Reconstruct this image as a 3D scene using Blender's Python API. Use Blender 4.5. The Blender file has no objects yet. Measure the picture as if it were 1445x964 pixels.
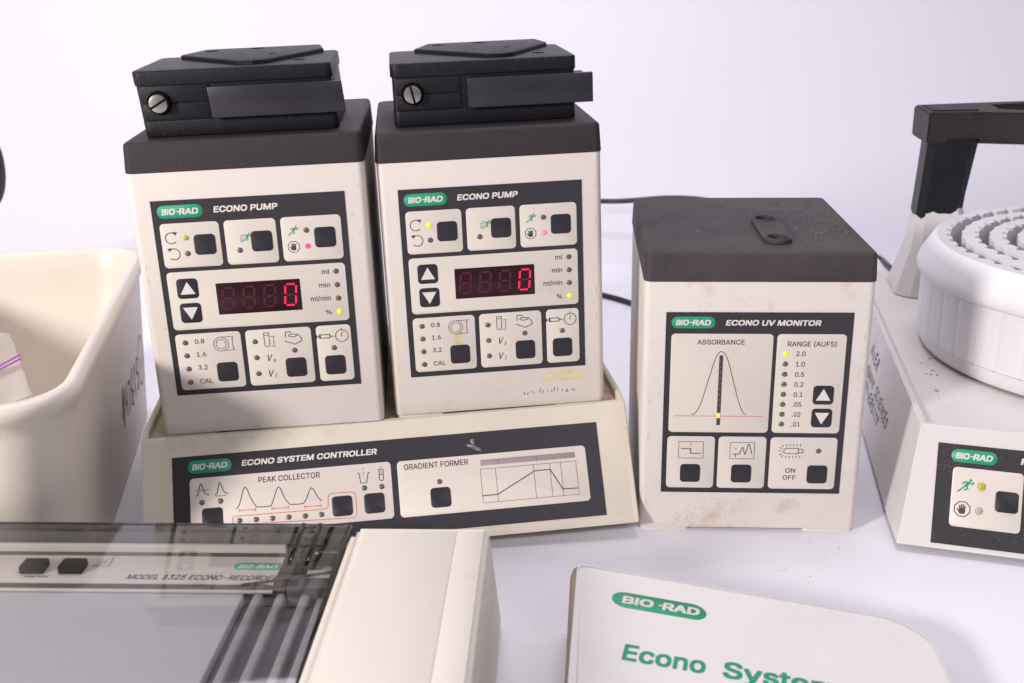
import bpy, bmesh, math, random, os
from mathutils import Vector, Matrix
from math import radians as R, sin, cos, pi
random.seed(7)
sc = bpy.context.scene
C = sc.collection

# ------------------------------------------------------------------ camera, world, lamps, exposure
cam_d = bpy.data.cameras.new('camera'); cam = bpy.data.objects.new('camera', cam_d); C.objects.link(cam); sc.camera = cam
RT = Vector((0.99990342, -0.00447892, -0.01315672)); UP = Vector((0.0138982, 0.32223505, 0.94655767)); FW = Vector((0, 0.9466491, -0.32226617))
CP = Vector((0, 0, 0.36267)); FPX = 1617.78
m = Matrix((RT, UP, -FW)).transposed().to_4x4(); m.translation = CP
cam.matrix_world = m
cam_d.sensor_width = 36; cam_d.lens = FPX / 1445 * 36; cam_d.clip_start = .01; cam_d.clip_end = 50
cam_d.dof.use_dof = True; cam_d.dof.focus_distance = .74; cam_d.dof.aperture_fstop = 13

wd = bpy.data.worlds.new('World'); sc.world = wd; wd.use_nodes = True
bg = wd.node_tree.nodes['Background']; bg.inputs[0].default_value = (.90, .87, 1.0, 1); bg.inputs[1].default_value = .27

def area(name, loc, target, size, power, col):
    l = bpy.data.lights.new(name, 'AREA'); l.shape = 'DISK'; l.size = size; l.energy = power; l.color = col
    o = bpy.data.objects.new(name, l); C.objects.link(o); o.location = loc
    o.rotation_euler = (Vector(target) - Vector(loc)).to_track_quat('-Z', 'Y').to_euler()
    return o
area('key_lamp', (-1.38, -.60, .79), (0, .76, .10), .30, 38, (1, .945, .925))
area('overhead_fill', (.1, 1.1, 1.9), (0, 1.0, 0), 1.2, 18, (.96, .93, 1))  # added soft fill from above to brighten level surfaces, no actual fixture
area('front_lamp', (.7, -.5, 1.1), (.1, .7, .1), .8, 3.5, (.95, .9, 1))
area('backdrop_lamp', (-1.0, 1.15, 1.15), (-.5, 2.2, .45), .5, 5, (1, .97, 1))

sc.view_settings.view_transform = 'Standard'; sc.view_settings.look = 'None'; sc.view_settings.gamma = 1; sc.view_settings.exposure = .13
sc.view_settings.use_curve_mapping = False
sc.cycles.max_bounces = 10; sc.cycles.transparent_max_bounces = 12; sc.cycles.use_denoising = True

# ------------------------------------------------------------------ materials
def sock(nt, bs, name, v): bs.inputs[name].default_value = v
def mat(name, col, rough=.5, metal=0, spec=.5, grain=0, gscale=900, gdist=.0002, mottle=0, mscale=25, stain=None, emit=None, es=0, coat=0, speck=None):
    m = bpy.data.materials.new(name); m.use_nodes = True; nt = m.node_tree; b = nt.nodes['Principled BSDF']
    b.inputs['Base Color'].default_value = (*col, 1); b.inputs['Roughness'].default_value = rough
    b.inputs['Metallic'].default_value = metal; b.inputs['Specular IOR Level'].default_value = spec
    b.inputs['Coat Weight'].default_value = coat; b.inputs['Coat Roughness'].default_value = .12
    tc = nt.nodes.new('ShaderNodeTexCoord')
    last = None
    def noise(sc_, det=3, rg=.55):
        n = nt.nodes.new('ShaderNodeTexNoise'); n.inputs['Scale'].default_value = sc_; n.inputs['Detail'].default_value = det
        n.inputs['Roughness'].default_value = rg; nt.links.new(tc.outputs['Object'], n.inputs['Vector']); return n
    def mixin(fac, c2, a=0, bb=1, amt=1):
        nonlocal last
        mr = nt.nodes.new('ShaderNodeMapRange'); mr.inputs[1].default_value = a; mr.inputs[2].default_value = bb; mr.inputs[4].default_value = amt
        nt.links.new(fac, mr.inputs[0])
        mx = nt.nodes.new('ShaderNodeMix'); mx.data_type = 'RGBA'; nt.links.new(mr.outputs[0], mx.inputs[0])
        if last: nt.links.new(last, mx.inputs[6])
        else: mx.inputs[6].default_value = (*col, 1)
        mx.inputs[7].default_value = (*c2, 1); last = mx.outputs[2]
    if mottle:
        mixin(noise(mscale, 5).outputs[0], tuple(c * (1 - mottle) for c in col), .35, .75)
    if stain:
        for (sscale, lo, hi, c2, amt) in stain: mixin(noise(sscale, 6, .65).outputs[0], c2, lo, hi, amt)
    if speck:
        v = nt.nodes.new('ShaderNodeTexVoronoi'); v.inputs['Scale'].default_value = speck[0]; nt.links.new(tc.outputs['Object'], v.inputs['Vector'])
        mr = nt.nodes.new('ShaderNodeMapRange'); mr.inputs[1].default_value = speck[1]; mr.inputs[2].default_value = speck[1] * .6; mr.inputs[3].default_value = 0; mr.inputs[4].default_value = 1
        nt.links.new(v.outputs['Distance'], mr.inputs[0])
        n2 = noise(speck[0] * .12, 2); mr2 = nt.nodes.new('ShaderNodeMapRange'); mr2.inputs[1].default_value = .5; mr2.inputs[2].default_value = .62; nt.links.new(n2.outputs[0], mr2.inputs[0])
        mu = nt.nodes.new('ShaderNodeMath'); mu.operation = 'MULTIPLY'; nt.links.new(mr.outputs[0], mu.inputs[0]); nt.links.new(mr2.outputs[0], mu.inputs[1])
        mixin(mu.outputs[0], speck[2], 0, 1)
    if last: nt.links.new(last, b.inputs['Base Color'])
    if grain:
        n = noise(gscale, 2); bp = nt.nodes.new('ShaderNodeBump'); bp.inputs['Strength'].default_value = grain; bp.inputs['Distance'].default_value = gdist
        nt.links.new(n.outputs[0], bp.inputs['Height']); nt.links.new(bp.outputs[0], b.inputs['Normal'])
        rr = nt.nodes.new('ShaderNodeMapRange'); rr.inputs[3].default_value = max(.05, rough - .07); rr.inputs[4].default_value = min(1, rough + .07)
        nt.links.new(noise(60, 4).outputs[0], rr.inputs[0]); nt.links.new(rr.outputs[0], b.inputs['Roughness'])
    if emit: b.inputs['Emission Color'].default_value = (*emit, 1); b.inputs['Emission Strength'].default_value = es
    return m
BR = (.36, .22, .10)
M = {}
M['body'] = mat('cream_housing_plastic', (.70, .640, .58), .5, grain=.35, gscale=1300, mottle=.05, stain=[(45, .64, .82, (.5, .38, .22), .5)])
M['stained'] = mat('stained_cream_plastic', (.70, .645, .585), .5, grain=.35, gscale=1300, mottle=.06, stain=[(34, .56, .8, (.47, .33, .17), .75), (220, .68, .8, (.3, .18, .08), .6)])
M['aged'] = mat('aged_cream_plastic', (.65, .590, .485), .5, grain=.4, gscale=1300, mottle=.08, stain=[(40, .58, .8, (.42, .31, .17), .6)])
M['grime'] = mat('grimy_cream_plastic', (.52, .43, .30), .6, grain=.4, mottle=.3, mscale=60, stain=[(90, .45, .7, (.25, .16, .07), .8)])
M['white'] = mat('white_collector_plastic', (.66, .62, .60), .42, grain=.3, gscale=1400, mottle=.04, stain=[(60, .68, .82, (.45, .34, .2), .6)])
M['reel'] = mat('white_reel_plastic', (.72, .70, .72), .38, mottle=.03)
M['cap'] = mat('charcoal_cap_plastic', (.033, .026, .028), .52, spec=.25, grain=1, gscale=1400, gdist=.00045, mottle=.12, mscale=30, speck=(700, .13, (.22, .19, .19)))
M['dusty'] = mat('dusty_charcoal_plastic', (.044, .035, .038), .56, spec=.25, grain=1, gscale=1400, gdist=.00045, mottle=.15, stain=[(14, .42, .75, (.085, .072, .068), .6)], speck=(600, .12, (.3, .25, .21)))
M['head'] = mat('black_head_plastic', (.0075, .007, .0105), .46, spec=.28, grain=1, gscale=1100, gdist=.00028, mottle=.2, speck=(500, .10, (.25, .23, .23)))
M['flap'] = mat('dark_grey_flap_plastic', (.026, .024, .031), .33, spec=.35, grain=.15, gscale=200, mottle=.35, mscale=35)
M['ink'] = mat('charcoal_label_film', (.033, .029, .035), .40, spec=.35, mottle=.06, speck=(420, .07, (.3, .28, .3)))
M['ink2'] = mat('dusty_black_label_film', (.030, .026, .028), .42, speck=(900, .22, (.35, .33, .31)))
M['btn'] = mat('charcoal_button_film', (.027, .024, .031), .36, spec=.35, mottle=.1)
M['field'] = mat('cream_label_film', (.66, .60, .53), .36, mottle=.03, stain=[(50, .66, .85, (.55, .43, .25), .5)])
M['print'] = mat('dark_print_ink', (.05, .042, .055), .5)
M['pale'] = mat('pale_print_ink', (.68, .63, .58), .4)
M['green'] = mat('green_logo_ink', (.012, .29, .145), .4)
M['red'] = mat('red_print_ink', (.55, .12, .13), .5)
M['grey'] = mat('grey_print_ink', (.30, .25, .25), .5)
M['led_off'] = mat('unlit_indicator_lens', (.11, .095, .085), .25, coat=.5)
M['led_rim'] = mat('indicator_hole_rim', (.40, .36, .32), .5)
M['led_y'] = mat('lit_yellow_lens', (.7, .62, .03), .25, emit=(.95, .80, .02), es=.35)
M['led_dim'] = mat('dim_yellow_lens', (.42, .36, .04), .25, coat=.5, emit=(.5, .42, .02), es=.08)
M['led_p'] = mat('lit_pink_lens', (.7, .05, .2), .25, emit=(.9, .04, .30), es=.8)
M['led_pd'] = mat('pale_pink_lens', (.75, .25, .35), .25, emit=(.9, .2, .35), es=.3)
M['disp'] = mat('dark_red_display_filter', (.020, .002, .006), .30, spec=.4)
M['seg_off'] = mat('unlit_red_segment', (.075, .004, .014), .3)
M['seg_on'] = mat('lit_red_segment', (.5, .01, .04), .3, emit=(.85, .012, .10), es=.62)
M['steel'] = mat('worn_steel', (.42, .39, .36), .33, metal=1, grain=.4, gscale=300, gdist=.0004, mottle=.35, mscale=120)
M['hole'] = mat('dark_hole', (.004, .004, .004), .8, spec=.05)
M['table'] = mat('white_table_paper', (.80, .785, .84), .55, mottle=.03, mscale=5, speck=(160, .022, (.3, .27, .3)))
M['wall'] = mat('white_backdrop', (.735, .715, .77), .6, mottle=.03, mscale=2)
M['cable'] = mat('black_cable_rubber', (.012, .012, .015), .4)
M['bin'] = mat('cream_bin_plastic', (.70, .63, .545), .42, mottle=.06, mscale=12, stain=[(22, .6, .85, (.55, .43, .3), .4), (130, .74, .8, (.16, .12, .09), .7)])
M['pen'] = mat('purple_black_marker', (.06, .035, .07), .6)
M['binder'] = mat('white_vinyl', (.77, .73, .715), .42, grain=.25, gscale=700, mottle=.04, stain=[(150, .72, .8, (.5, .4, .3), .5)])
M['binder_edge'] = mat('yellowed_vinyl_edge', (.40, .32, .22), .5, mottle=.3, mscale=80)
M['paper'] = mat('manual_pages', (.7, .67, .62), .8)
M['rec'] = mat('recorder_cream_plastic', (.72, .66, .58), .5, grain=.25, gscale=1200, mottle=.03, stain=[(26, .66, .8, (.55, .42, .25), .5)])
M['bay'] = mat('recorder_bay_dark', (.075, .070, .070), .5, mottle=.2)
M['platen'] = mat('grey_chart_platen', (.56, .58, .585), .45, mottle=.04, mscale=12)
M['strip'] = mat('recorder_strip_film', (.60, .57, .50), .5)
M['rail'] = mat('grey_metal_rail', (.44, .43, .43), .4, metal=.3, mottle=.2, mscale=90)
M['rail_bed'] = mat('dull_grey_rail_bed', (.16, .155, .16), .5, mottle=.2, mscale=80)
M['green2'] = mat('faded_green_ink', (.03, .38, .22), .5)
M['dust'] = mat('tan_dust', (.55, .46, .36), .8)
M['ring'] = mat('black_nylon', (.006, .006, .008), .6)
M['yellow_stain'] = mat('old_yellow_adhesive', (.62, .52, .24), .55, stain=[(160, .42, .62, (.66, .60, .50), .9)])
M['adhesive'] = mat('brown_adhesive', (.60, .44, .26), .5, stain=[(180, .42, .65, (.64, .56, .46), .9)])
M['scuff'] = mat('white_scuff', (.36, .34, .38), .6, stain=[(260, .45, .6, (.08, .07, .09), .9)])

def glassy(name, col, alpha, rough=.04):
    m = bpy.data.materials.new(name); m.use_nodes = True; nt = m.node_tree; nt.nodes.clear()
    out = nt.nodes.new('ShaderNodeOutputMaterial'); tr = nt.nodes.new('ShaderNodeBsdfTransparent'); tr.inputs[0].default_value = (*col, 1)
    gl = nt.nodes.new('ShaderNodeBsdfGlossy'); gl.inputs['Roughness'].default_value = rough; gl.inputs[0].default_value = (1, 1, 1, 1)
    fr = nt.nodes.new('ShaderNodeFresnel'); fr.inputs[0].default_value = 1.49
    ml = nt.nodes.new('ShaderNodeMath'); ml.operation = 'MULTIPLY_ADD'; ml.inputs[1].default_value = 1; ml.inputs[2].default_value = alpha
    nt.links.new(fr.outputs[0], ml.inputs[0])
    ge = nt.nodes.new('ShaderNodeNewGeometry'); su = nt.nodes.new('ShaderNodeMath'); su.operation = 'SUBTRACT'; su.inputs[0].default_value = 1; nt.links.new(ge.outputs['Backfacing'], su.inputs[1])
    m3 = nt.nodes.new('ShaderNodeMath'); m3.operation = 'MULTIPLY'; nt.links.new(ml.outputs[0], m3.inputs[0]); nt.links.new(su.outputs[0], m3.inputs[1]); ml = m3
    mx = nt.nodes.new('ShaderNodeMixShader'); nt.links.new(ml.outputs[0], mx.inputs[0]); nt.links.new(tr.outputs[0], mx.inputs[1]); nt.links.new(gl.outputs[0], mx.inputs[2])
    tcc = nt.nodes.new('ShaderNodeTexCoord'); nn = nt.nodes.new('ShaderNodeTexNoise'); nn.inputs['Scale'].default_value = 9; nt.links.new(tcc.outputs['Object'], nn.inputs[0])
    bp = nt.nodes.new('ShaderNodeBump'); bp.inputs['Strength'].default_value = .12; bp.inputs['Distance'].default_value = .002; nt.links.new(nn.outputs[0], bp.inputs['Height']); nt.links.new(bp.outputs[0], gl.inputs['Normal'])
    nt.links.new(mx.outputs[0], out.inputs[0]); return m
M['smoke'] = glassy('smoked_acrylic', (.89, .88, .885), .015, .06)
M['smoke_edge'] = glassy('smoked_acrylic_edge', (.30, .28, .30), .02, .1)
M['bag'] = glassy('clear_bag_film', (.93, .92, .93), .03, .25)
M['bag'] = mat('clear_bag_film', (.85, .82, .82), .25)
M['bag'].node_tree.nodes['Principled BSDF'].inputs['Alpha'].default_value = .20
M['purple'] = mat('purple_zip_strip', (.33, .08, .36), .4)

# ------------------------------------------------------------------ helpers
def NB(): return bmesh.new()
def obj(name, bm, mt, parent=None, smooth=None, mw=None):
    me = bpy.data.meshes.new(name); bmesh.ops.recalc_face_normals(bm, faces=bm.faces); bm.to_mesh(me); bm.free()
    if not isinstance(mt, (list, tuple)): mt = [mt]
    for q in mt: me.materials.append(M[q])
    if smooth is not None:
        for p in me.polygons: p.use_smooth = True
        me.set_sharp_from_angle(angle=R(smooth))
    o = bpy.data.objects.new(name, me); C.objects.link(o)
    if parent: o.parent = parent
    if mw is not None: o.matrix_world = mw
    return o
def tag(o, label, cat, group=None, kind=None):
    if label: o['label'] = label
    if cat: o['category'] = cat
    if group: o['group'] = group
    if kind: o['kind'] = kind
    return o
def empty(name, mw, label, cat, group=None):
    o = bpy.data.objects.new(name, None); C.objects.link(o); o.empty_display_size = .02; o.matrix_world = mw
    return tag(o, label, cat, group)
def box(bm, x0, x1, y0, y1, z0, z1, bev=0, seg=2):
    r = bmesh.ops.create_cube(bm, size=1); vs = r['verts']
    for v in vs: v.co = Vector((x0 + (v.co.x + .5) * (x1 - x0), y0 + (v.co.y + .5) * (y1 - y0), z0 + (v.co.z + .5) * (z1 - z0)))
    if bev:
        es = list({e for v in vs for e in v.link_edges}); bmesh.ops.bevel(bm, geom=es, offset=bev, segments=seg, affect='EDGES', profile=.5)
    return bm
def rrpts(w, h, r, n=5, cx=0, cy=0):
    P = []
    for (sx, sy, a0) in ((1, 1, 0), (-1, 1, 90), (-1, -1, 180), (1, -1, 270)):
        for i in range(n + 1):
            a = R(a0 + 90 * i / n); P.append((cx + sx * (w / 2 - r) + r * cos(a), cy + sy * (h / 2 - r) + r * sin(a)))
    return P
def loft(bm, loops, cap0=True, cap1=True):
    vs = [[bm.verts.new(p) for p in L] for L in loops]; n = len(vs[0])
    for a, b in zip(vs, vs[1:]):
        for i in range(n): bm.faces.new((a[i], a[(i + 1) % n], b[(i + 1) % n], b[i]))
    if cap0: bm.faces.new(vs[0][::-1])
    if cap1: bm.faces.new(vs[-1])
    return vs
def rbox(bm, x0, x1, y0, y1, z0, z1, r, top=0, draft=0, n=6, bot=0):
    """box with rounded vertical edges (radius r), top edge rounded by `top`, walls leaning in by draft"""
    cx, cy, w, h = (x0 + x1) / 2, (y0 + y1) / 2, x1 - x0, y1 - y0
    L = []
    def ring(ins, z): return [(px, py, z) for px, py in rrpts(w - 2 * ins, h - 2 * ins, max(r - ins * .6, .0003), n, cx, cy)]
    if bot: L += [ring(bot, z0), ring(bot * .3, z0 + bot * .3), ring(0, z0 + bot)]
    else: L.append(ring(0, z0))
    if top:
        for k in range(4):
            a = R(90 * k / 3); L.append(ring(draft + top * (1 - cos(a)), z1 - top + top * sin(a)))
    else: L.append(ring(draft, z1))
    loft(bm, L); return bm
def tube(bm, pts, r, n=8, cap=True):
    pts = [Vector(p) for p in pts]; L = []; pn = None
    for i, p in enumerate(pts):
        t = (pts[min(i + 1, len(pts) - 1)] - pts[max(i - 1, 0)]).normalized()
        if pn is None: pn = t.orthogonal().normalized()
        pn = (pn - t * pn.dot(t)).normalized(); b = t.cross(pn)
        rr = r[i] if isinstance(r, (list, tuple)) else r
        L.append([p + (pn * cos(2 * pi * k / n) + b * sin(2 * pi * k / n)) * rr for k in range(n)])
    loft(bm, L, cap, cap); return bm
def cyl(bm, cx, cy, z0, z1, r0, r1=None, n=32):
    r1 = r0 if r1 is None else r1
    loft(bm, [[(cx + r0 * cos(2 * pi * k / n), cy + r0 * sin(2 * pi * k / n), z0) for k in range(n)], [(cx + r1 * cos(2 * pi * k / n), cy + r1 * sin(2 * pi * k / n), z1) for k in range(n)]])
    return bm
def xf(bm, mtx): bmesh.ops.transform(bm, matrix=mtx, verts=bm.verts); return bm
def catmull(P, n=6):
    P = [Vector(p) for p in P]; out = []
    for i in range(len(P) - 1):
        a, b, c, d = P[max(i - 1, 0)], P[i], P[i + 1], P[min(i + 2, len(P) - 1)]
        for k in range(n):
            t = k / n; out.append(.5 * ((2 * b) + (c - a) * t + (2 * a - 5 * b + 4 * c - d) * t * t + (3 * b - a - 3 * c + d) * t ** 3))
    out.append(P[-1]); return out
def frame(o, yaw, tilt, s=1.0):
    T = Matrix.Rotation(R(tilt), 4, 'Y')
    return Matrix.Translation(o) @ Matrix.Rotation(R(yaw), 4, 'Z') @ T @ Matrix.Scale(s, 4)
def basis(O, X, Y):
    x = Vector(X).normalized(); n = x.cross(Vector(Y)).normalized(); y = n.cross(x)
    m = Matrix((x, y, n)).transposed().to_4x4(); m.translation = O; return m

# fonts: Blender's own typeface, made heavier where the print is bold
FC_ = bpy.data.curves.new('lettering', 'FONT'); FO_ = bpy.data.objects.new('lettering', FC_); C.objects.link(FO_)
try: FC_.font = bpy.data.fonts.load(os.path.join(bpy.utils.system_resource('DATAFILES'), 'fonts', 'Inter.woff2')); PLAIN_I = True
except Exception: PLAIN_I = False
from mathutils.geometry import interpolate_bezier, delaunay_2d_cdt
GLYPHS = {}
def contours(s):
    """flattened outlines of the words, in em units"""
    FC_.body = s.replace('I', '\u0399').replace('l', '\u0399') if PLAIN_I else s
    dg = bpy.context.evaluated_depsgraph_get(); dg.update()
    cu = FO_.evaluated_get(dg).to_curve(dg); out = []
    for sp in cu.splines:
        P = []; b = sp.bezier_points; n = len(b)
        for k in range(n):
            p, q = b[k], b[(k + 1) % n]
            d = (q.co - p.co).length; straight = (p.handle_right - p.co).cross(q.co - p.co).length < 1e-6 and (q.handle_left - q.co).cross(q.co - p.co).length < 1e-6
            P += [(v.x, v.y) for v in ([p.co] if straight else interpolate_bezier(p.co, p.handle_right, q.handle_left, q.co, 5)[:-1])]
        Q = [p for k, p in enumerate(P) if math.hypot(p[0] - P[k - 1][0], p[1] - P[k - 1][1]) > 1e-5]
        if len(Q) > 2: out.append(Q)
    FO_.to_curve_clear(); return out
def filled(s):
    """union of the outlines (overlapping strokes merged) as verts and triangles"""
    if s in GLYPHS: return GLYPHS[s]
    cs = contours(s); vs = []; es = []
    for c in cs:
        k = len(vs); vs += [Vector(p) for p in c]; es += [(k + i, k + (i + 1) % len(c)) for i in range(len(c))]
    V, E_, F, *_r = delaunay_2d_cdt(vs, es, [], 0, 1e-6)
    bb = [(min(p[0] for p in c), max(p[0] for p in c), c) for c in cs]; keep = []
    for f in F:
        x = sum(V[i].x for i in f) / 3; y = sum(V[i].y for i in f) / 3; w = 0
        for lo, hi, c in bb:
            if x < lo or x > hi: continue
            for i in range(len(c)):
                (x0, y0), (x1, y1) = c[i - 1], c[i]
                if (y0 <= y) != (y1 <= y):
                    if x0 + (y - y0) / (y1 - y0) * (x1 - x0) > x: w += 1 if y1 > y0 else -1
        if w: keep.append(tuple(f))
    GLYPHS[s] = (V, keep); return GLYPHS[s]
CAP = max(v.y for v in filled('H')[0])
def text_bm(s, x, y, w, h, shear=0, bold=0, flip=False):
    """flat outline mesh of the words: left x, baseline y, width w, cap height h, in millimetres"""
    V, F = filled(s); bm = bmesh.new()
    shifts = [(0, 0)] if bold <= 0 else [(0, 0)] + [(bold * a, bold * b) for a, b in ((-1, -1), (1, -1), (-1, 1), (1, 1), (-1, 0), (1, 0), (0, 1), (0, -1))]
    xs = [V[i].x for f in F for i in f]; x0, x1 = min(xs) - max(bold, 0), max(xs) + max(bold, 0); b_ = max(bold, 0); cap = CAP + b_ * 2
    sx = (w - shear * h) / (x1 - x0) if w else h / cap
    for i, (dx, dy) in enumerate(shifts):
        nv = []
        for v in V: yy = (v.y + dy + b_) * h / cap; nv.append(bm.verts.new((x + (v.x + dx - x0) * sx + shear * yy, y + yy, i * .004)))
        for f in F: bm.faces.new([nv[k] for k in f])
    bmesh.ops.delete(bm, geom=[v for v in bm.verts if not v.link_faces], context='VERTS')
    return bm

class Panel:
    """printed label film: everything in mm in its own plane, n = height above the housing"""
    def __init__(s, parent, mtx, film): s.P = parent; s.m = mtx; s.film = film; s.root = None
    def put(s, bm, name, mt, lay, top=False, smooth=None):
        mm = s.m @ Matrix.Scale(.001, 4) @ Matrix.Translation((0, 0, lay)); xf(bm, mm)
        return obj(name, bm, mt, s.P if s.root is None else s.root, smooth)
    def base(s, x0, x1, y0, y1, name='label_panel'):
        bm = NB(); box(bm, x0, x1, y0, y1, -.5, 0); s.root = None; r = s.put(bm, name, s.film, .25); s.root = r; return r
    def plate(s, name, mt, cx, cy, w, h, r, lay, th=.12):
        bm = NB(); P = rrpts(w, h, r, 6, cx, cy); P2 = rrpts(w - .1, h - .1, r, 6, cx, cy)
        loft(bm, [[(a, b, -.1) for a, b in P], [(a, b, th) for a, b in P], [(a, b, th + .03) for a, b in P2]]); return s.put(bm, name, mt, lay, smooth=30)
    def field(s, cx, cy, w, h, r=3): return s.plate('field', 'field', cx, cy, w, h, r, .28)
    def fieldb(s, x0, x1, y0, y1, r=2.6): return s.field((x0 + x1) / 2, (y0 + y1) / 2, x1 - x0, y1 - y0, r)
    def button(s, x, y, w=12.8, h=12.6, r=2.4, arrow=None, mt='btn'):
        x, y = s.W(x, y)
        o = s.plate('button', mt, x, y, w, h, r, .46, .22)
        if arrow:
            k = arrow; bm = NB(); vs = [bm.verts.new((x + a, y + b * k, 0)) for a, b in ((-4.5, -3.6), (4.5, -3.6), (0, 4.3))]; bm.faces.new(vs)
            s.put(bm, 'arrow_mark', 'pale', .76)
        return o
    def led(s, x, y, mt='led_off', r=1.75):
        x, y = s.W(x, y)
        bm = NB(); n = 16; L = []
        for k in range(4): a = R(80 * k / 3); L.append([(x + r * cos(a) * cos(2 * pi * i / n), y + r * cos(a) * sin(2 * pi * i / n), .9 * r * .5 * sin(a)) for i in range(n)])
        loft(bm, L, False, True); o = s.put(bm, 'indicator_light', mt, .47, smooth=50)
        return o
    def stroke(s, lines, w, mt, name='symbol', lay=.50):
        bm = NB(); w *= 1.3 if w < .45 and mt != 'grey' else 1
        for P in lines:
            closed = False
            if P[0] == P[-1] and len(P) > 2: P = P[:-1]; closed = True
            P = [Vector(s.W(a, b)) for a, b in P]; n = len(P); Ls = []
            for i in range(n):
                a = P[i - 1] if (i or closed) else None; c = P[(i + 1) % n] if (i < n - 1 or closed) else None
                d1 = (P[i] - a).normalized() if a is not None else None; d2 = (c - P[i]).normalized() if c is not None else None
                if d1 is None: d1 = d2
                if d2 is None: d2 = d1
                nn = Vector((-d1.y - d2.y, d1.x + d2.x))
                nn = nn.normalized() if nn.length > 1e-4 else Vector((-d1.y, d1.x))
                k = min(1.8, 1 / max(.3, nn.dot(Vector((-d1.y, d1.x))))); Ls.append((P[i] + nn * w / 2 * k, P[i] - nn * w / 2 * k))
            V = [(bm.verts.new((*a, 0)), bm.verts.new((*b, 0))) for a, b in Ls]
            for i in range(n if closed else n - 1): j = (i + 1) % n; bm.faces.new((V[i][0], V[i][1], V[j][1], V[j][0]))
            # each stroke a hair above the one before, so crossings never share a plane
            for a, b in V: a.co.z = b.co.z = s.dz
            s.dz = (s.dz + .004) % .06
        return s.put(bm, name, mt, lay)
    dz = 0.0; W = staticmethod(lambda a, b: (a, b))
    def text(s, t, x, y, w, h, mt='print', shear=0, bold=0, lay=.50, name='lettering'):
        if mt == 'print' and bold <= 0: bold = .009
        (x, y), (x2, _y) = s.W(x, y), s.W(x + w, y); w = x2 - x
        return s.put(text_bm(t, x, y, w, h, shear, bold), name, mt, lay)
    def poly(s, P, mt, name='symbol', lay=.50):
        P = [s.W(a, b) for a, b in P]; bm = NB(); bm.faces.new([bm.verts.new((a, b, 0)) for a, b in P]); return s.put(bm, name, mt, lay)
    def logo(s, x, y, w, h, mt='green', lt='pale', lay=.28):
        s.plate('logo', mt, x + w / 2, y, w, h, h / 2 - .02, lay, .05)
        c = h * .47; yb = y - c / 2; L = lay + .12
        s.text('BIO', x + w * .095, yb, w * .315, c, lt, .18, .03, L)
        s.text('RAD', x + w * .475, yb, w * .44, c, lt, .18, .03, L)
        s.poly([(x + w * .415, yb + c * .42), (x + w * .50, yb + c * .42), (x + w * .505, yb + c * .60), (x + w * .42, yb + c * .60)], lt, 'logo_dash', L + .03)
    def circ(s, x, y, r, a0=0, a1=360, n=24): return [(x + r * cos(R(a0 + (a1 - a0) * k / n)), y + r * sin(R(a0 + (a1 - a0) * k / n))) for k in range(n + 1)]
    def runner(s, x, y, k=1, lines=False):
        """running figure, centred on x,y, about 6 by 6 mm"""
        q = lambda *P: [(x + a * k, y + b * k) for a, b in P]
        s.poly(q(*[(1.9 + .62 * cos(R(t)), 2.3 + .62 * sin(R(t))) for t in range(0, 360, 40)]), 'green', 'runner_symbol', .50)
        s.stroke([q((1.35, 1.6), (.2, -.1))], 1.25 * k, 'green', 'runner_symbol', .50)
        s.stroke([q((1.3, 1.5), (-.6, 1.5), (-1.4, .5)), q((1.4, 1.3), (2.6, .8), (3.3, 1.7)), q((.2, 0), (.9, -1.3), (-.5, -2.0)), q((0, 0), (-1.3, -1.3), (-3.2, -2.9))], .6 * k, 'green', 'runner_symbol', .51)
        if lines: s.stroke([q((-3.2, 1.9), (-1.2, 1.9)), q((-4.0, .9), (-2.2, .9)), q((-4.2, -.3), (-2.0, -.3)), q((-4.4, -1.4), (-2.6, -1.4)), q((-4.2, -2.4), (-3.4, -2.4))], .25 * k, 'print', 'speed_lines', .50)
    def hand(s, x, y, k=1):
        s.stroke([s.circ(x, y, 3.9 * k, 22.5, 382.5, 8)], .35 * k, 'print', 'stop_symbol')
        q = lambda *P: [(x + a * k, y + b * k) for a, b in P]
        s.poly(q((-1.3, -2.4), (1.1, -2.4), (1.5, -1.2), (1.4, .4), (-1.3, .4), (-1.5, -1.2)), 'print', 'stop_symbol', .50)
        s.stroke([q((-1.1, .2), (-1.45, 1.8)), q((-.35, .2), (-.5, 2.4)), q((.4, .2), (.5, 2.4)), q((1.1, .2), (1.4, 1.8))], .62 * k, 'print', 'stop_symbol', .51)
        s.stroke([q((-1.2, -1.4), (-2.4, .1))], .65 * k, 'print', 'stop_symbol', .57)
    def seg7(s, x, y, w, h, on):
        """x,y lower left of digit; on = lit segments out of abcdefg"""
        sl = .10; t = 1.25
        S = {'a': ((.12, 1), (.88, 1)), 'b': ((1, .93), (1, .56)), 'c': ((1, .44), (1, .07)), 'd': ((.12, 0), (.88, 0)), 'e': ((0, .44), (0, .07)), 'f': ((0, .93), (0, .56)), 'g': ((.14, .5), (.86, .5))}
        for k, (a, b) in S.items():
            A = (x + a[0] * w + sl * a[1] * h, y + a[1] * h); B = (x + b[0] * w + sl * b[1] * h, y + b[1] * h)
            s.stroke([[A, B]], t, 'seg_on' if k in on else 'seg_off', 'display_segment', .56)

# ------------------------------------------------------------------ setting: table running up into a backdrop
bm = NB(); prof = [(-.6, 0), (.2, 0), (.8, 0), (1.25, 0)]
for k in range(1, 17): a = R(90 * k / 16 * .97); prof.append((1.45 + .75 * sin(a), .75 * (1 - cos(a))))
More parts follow.
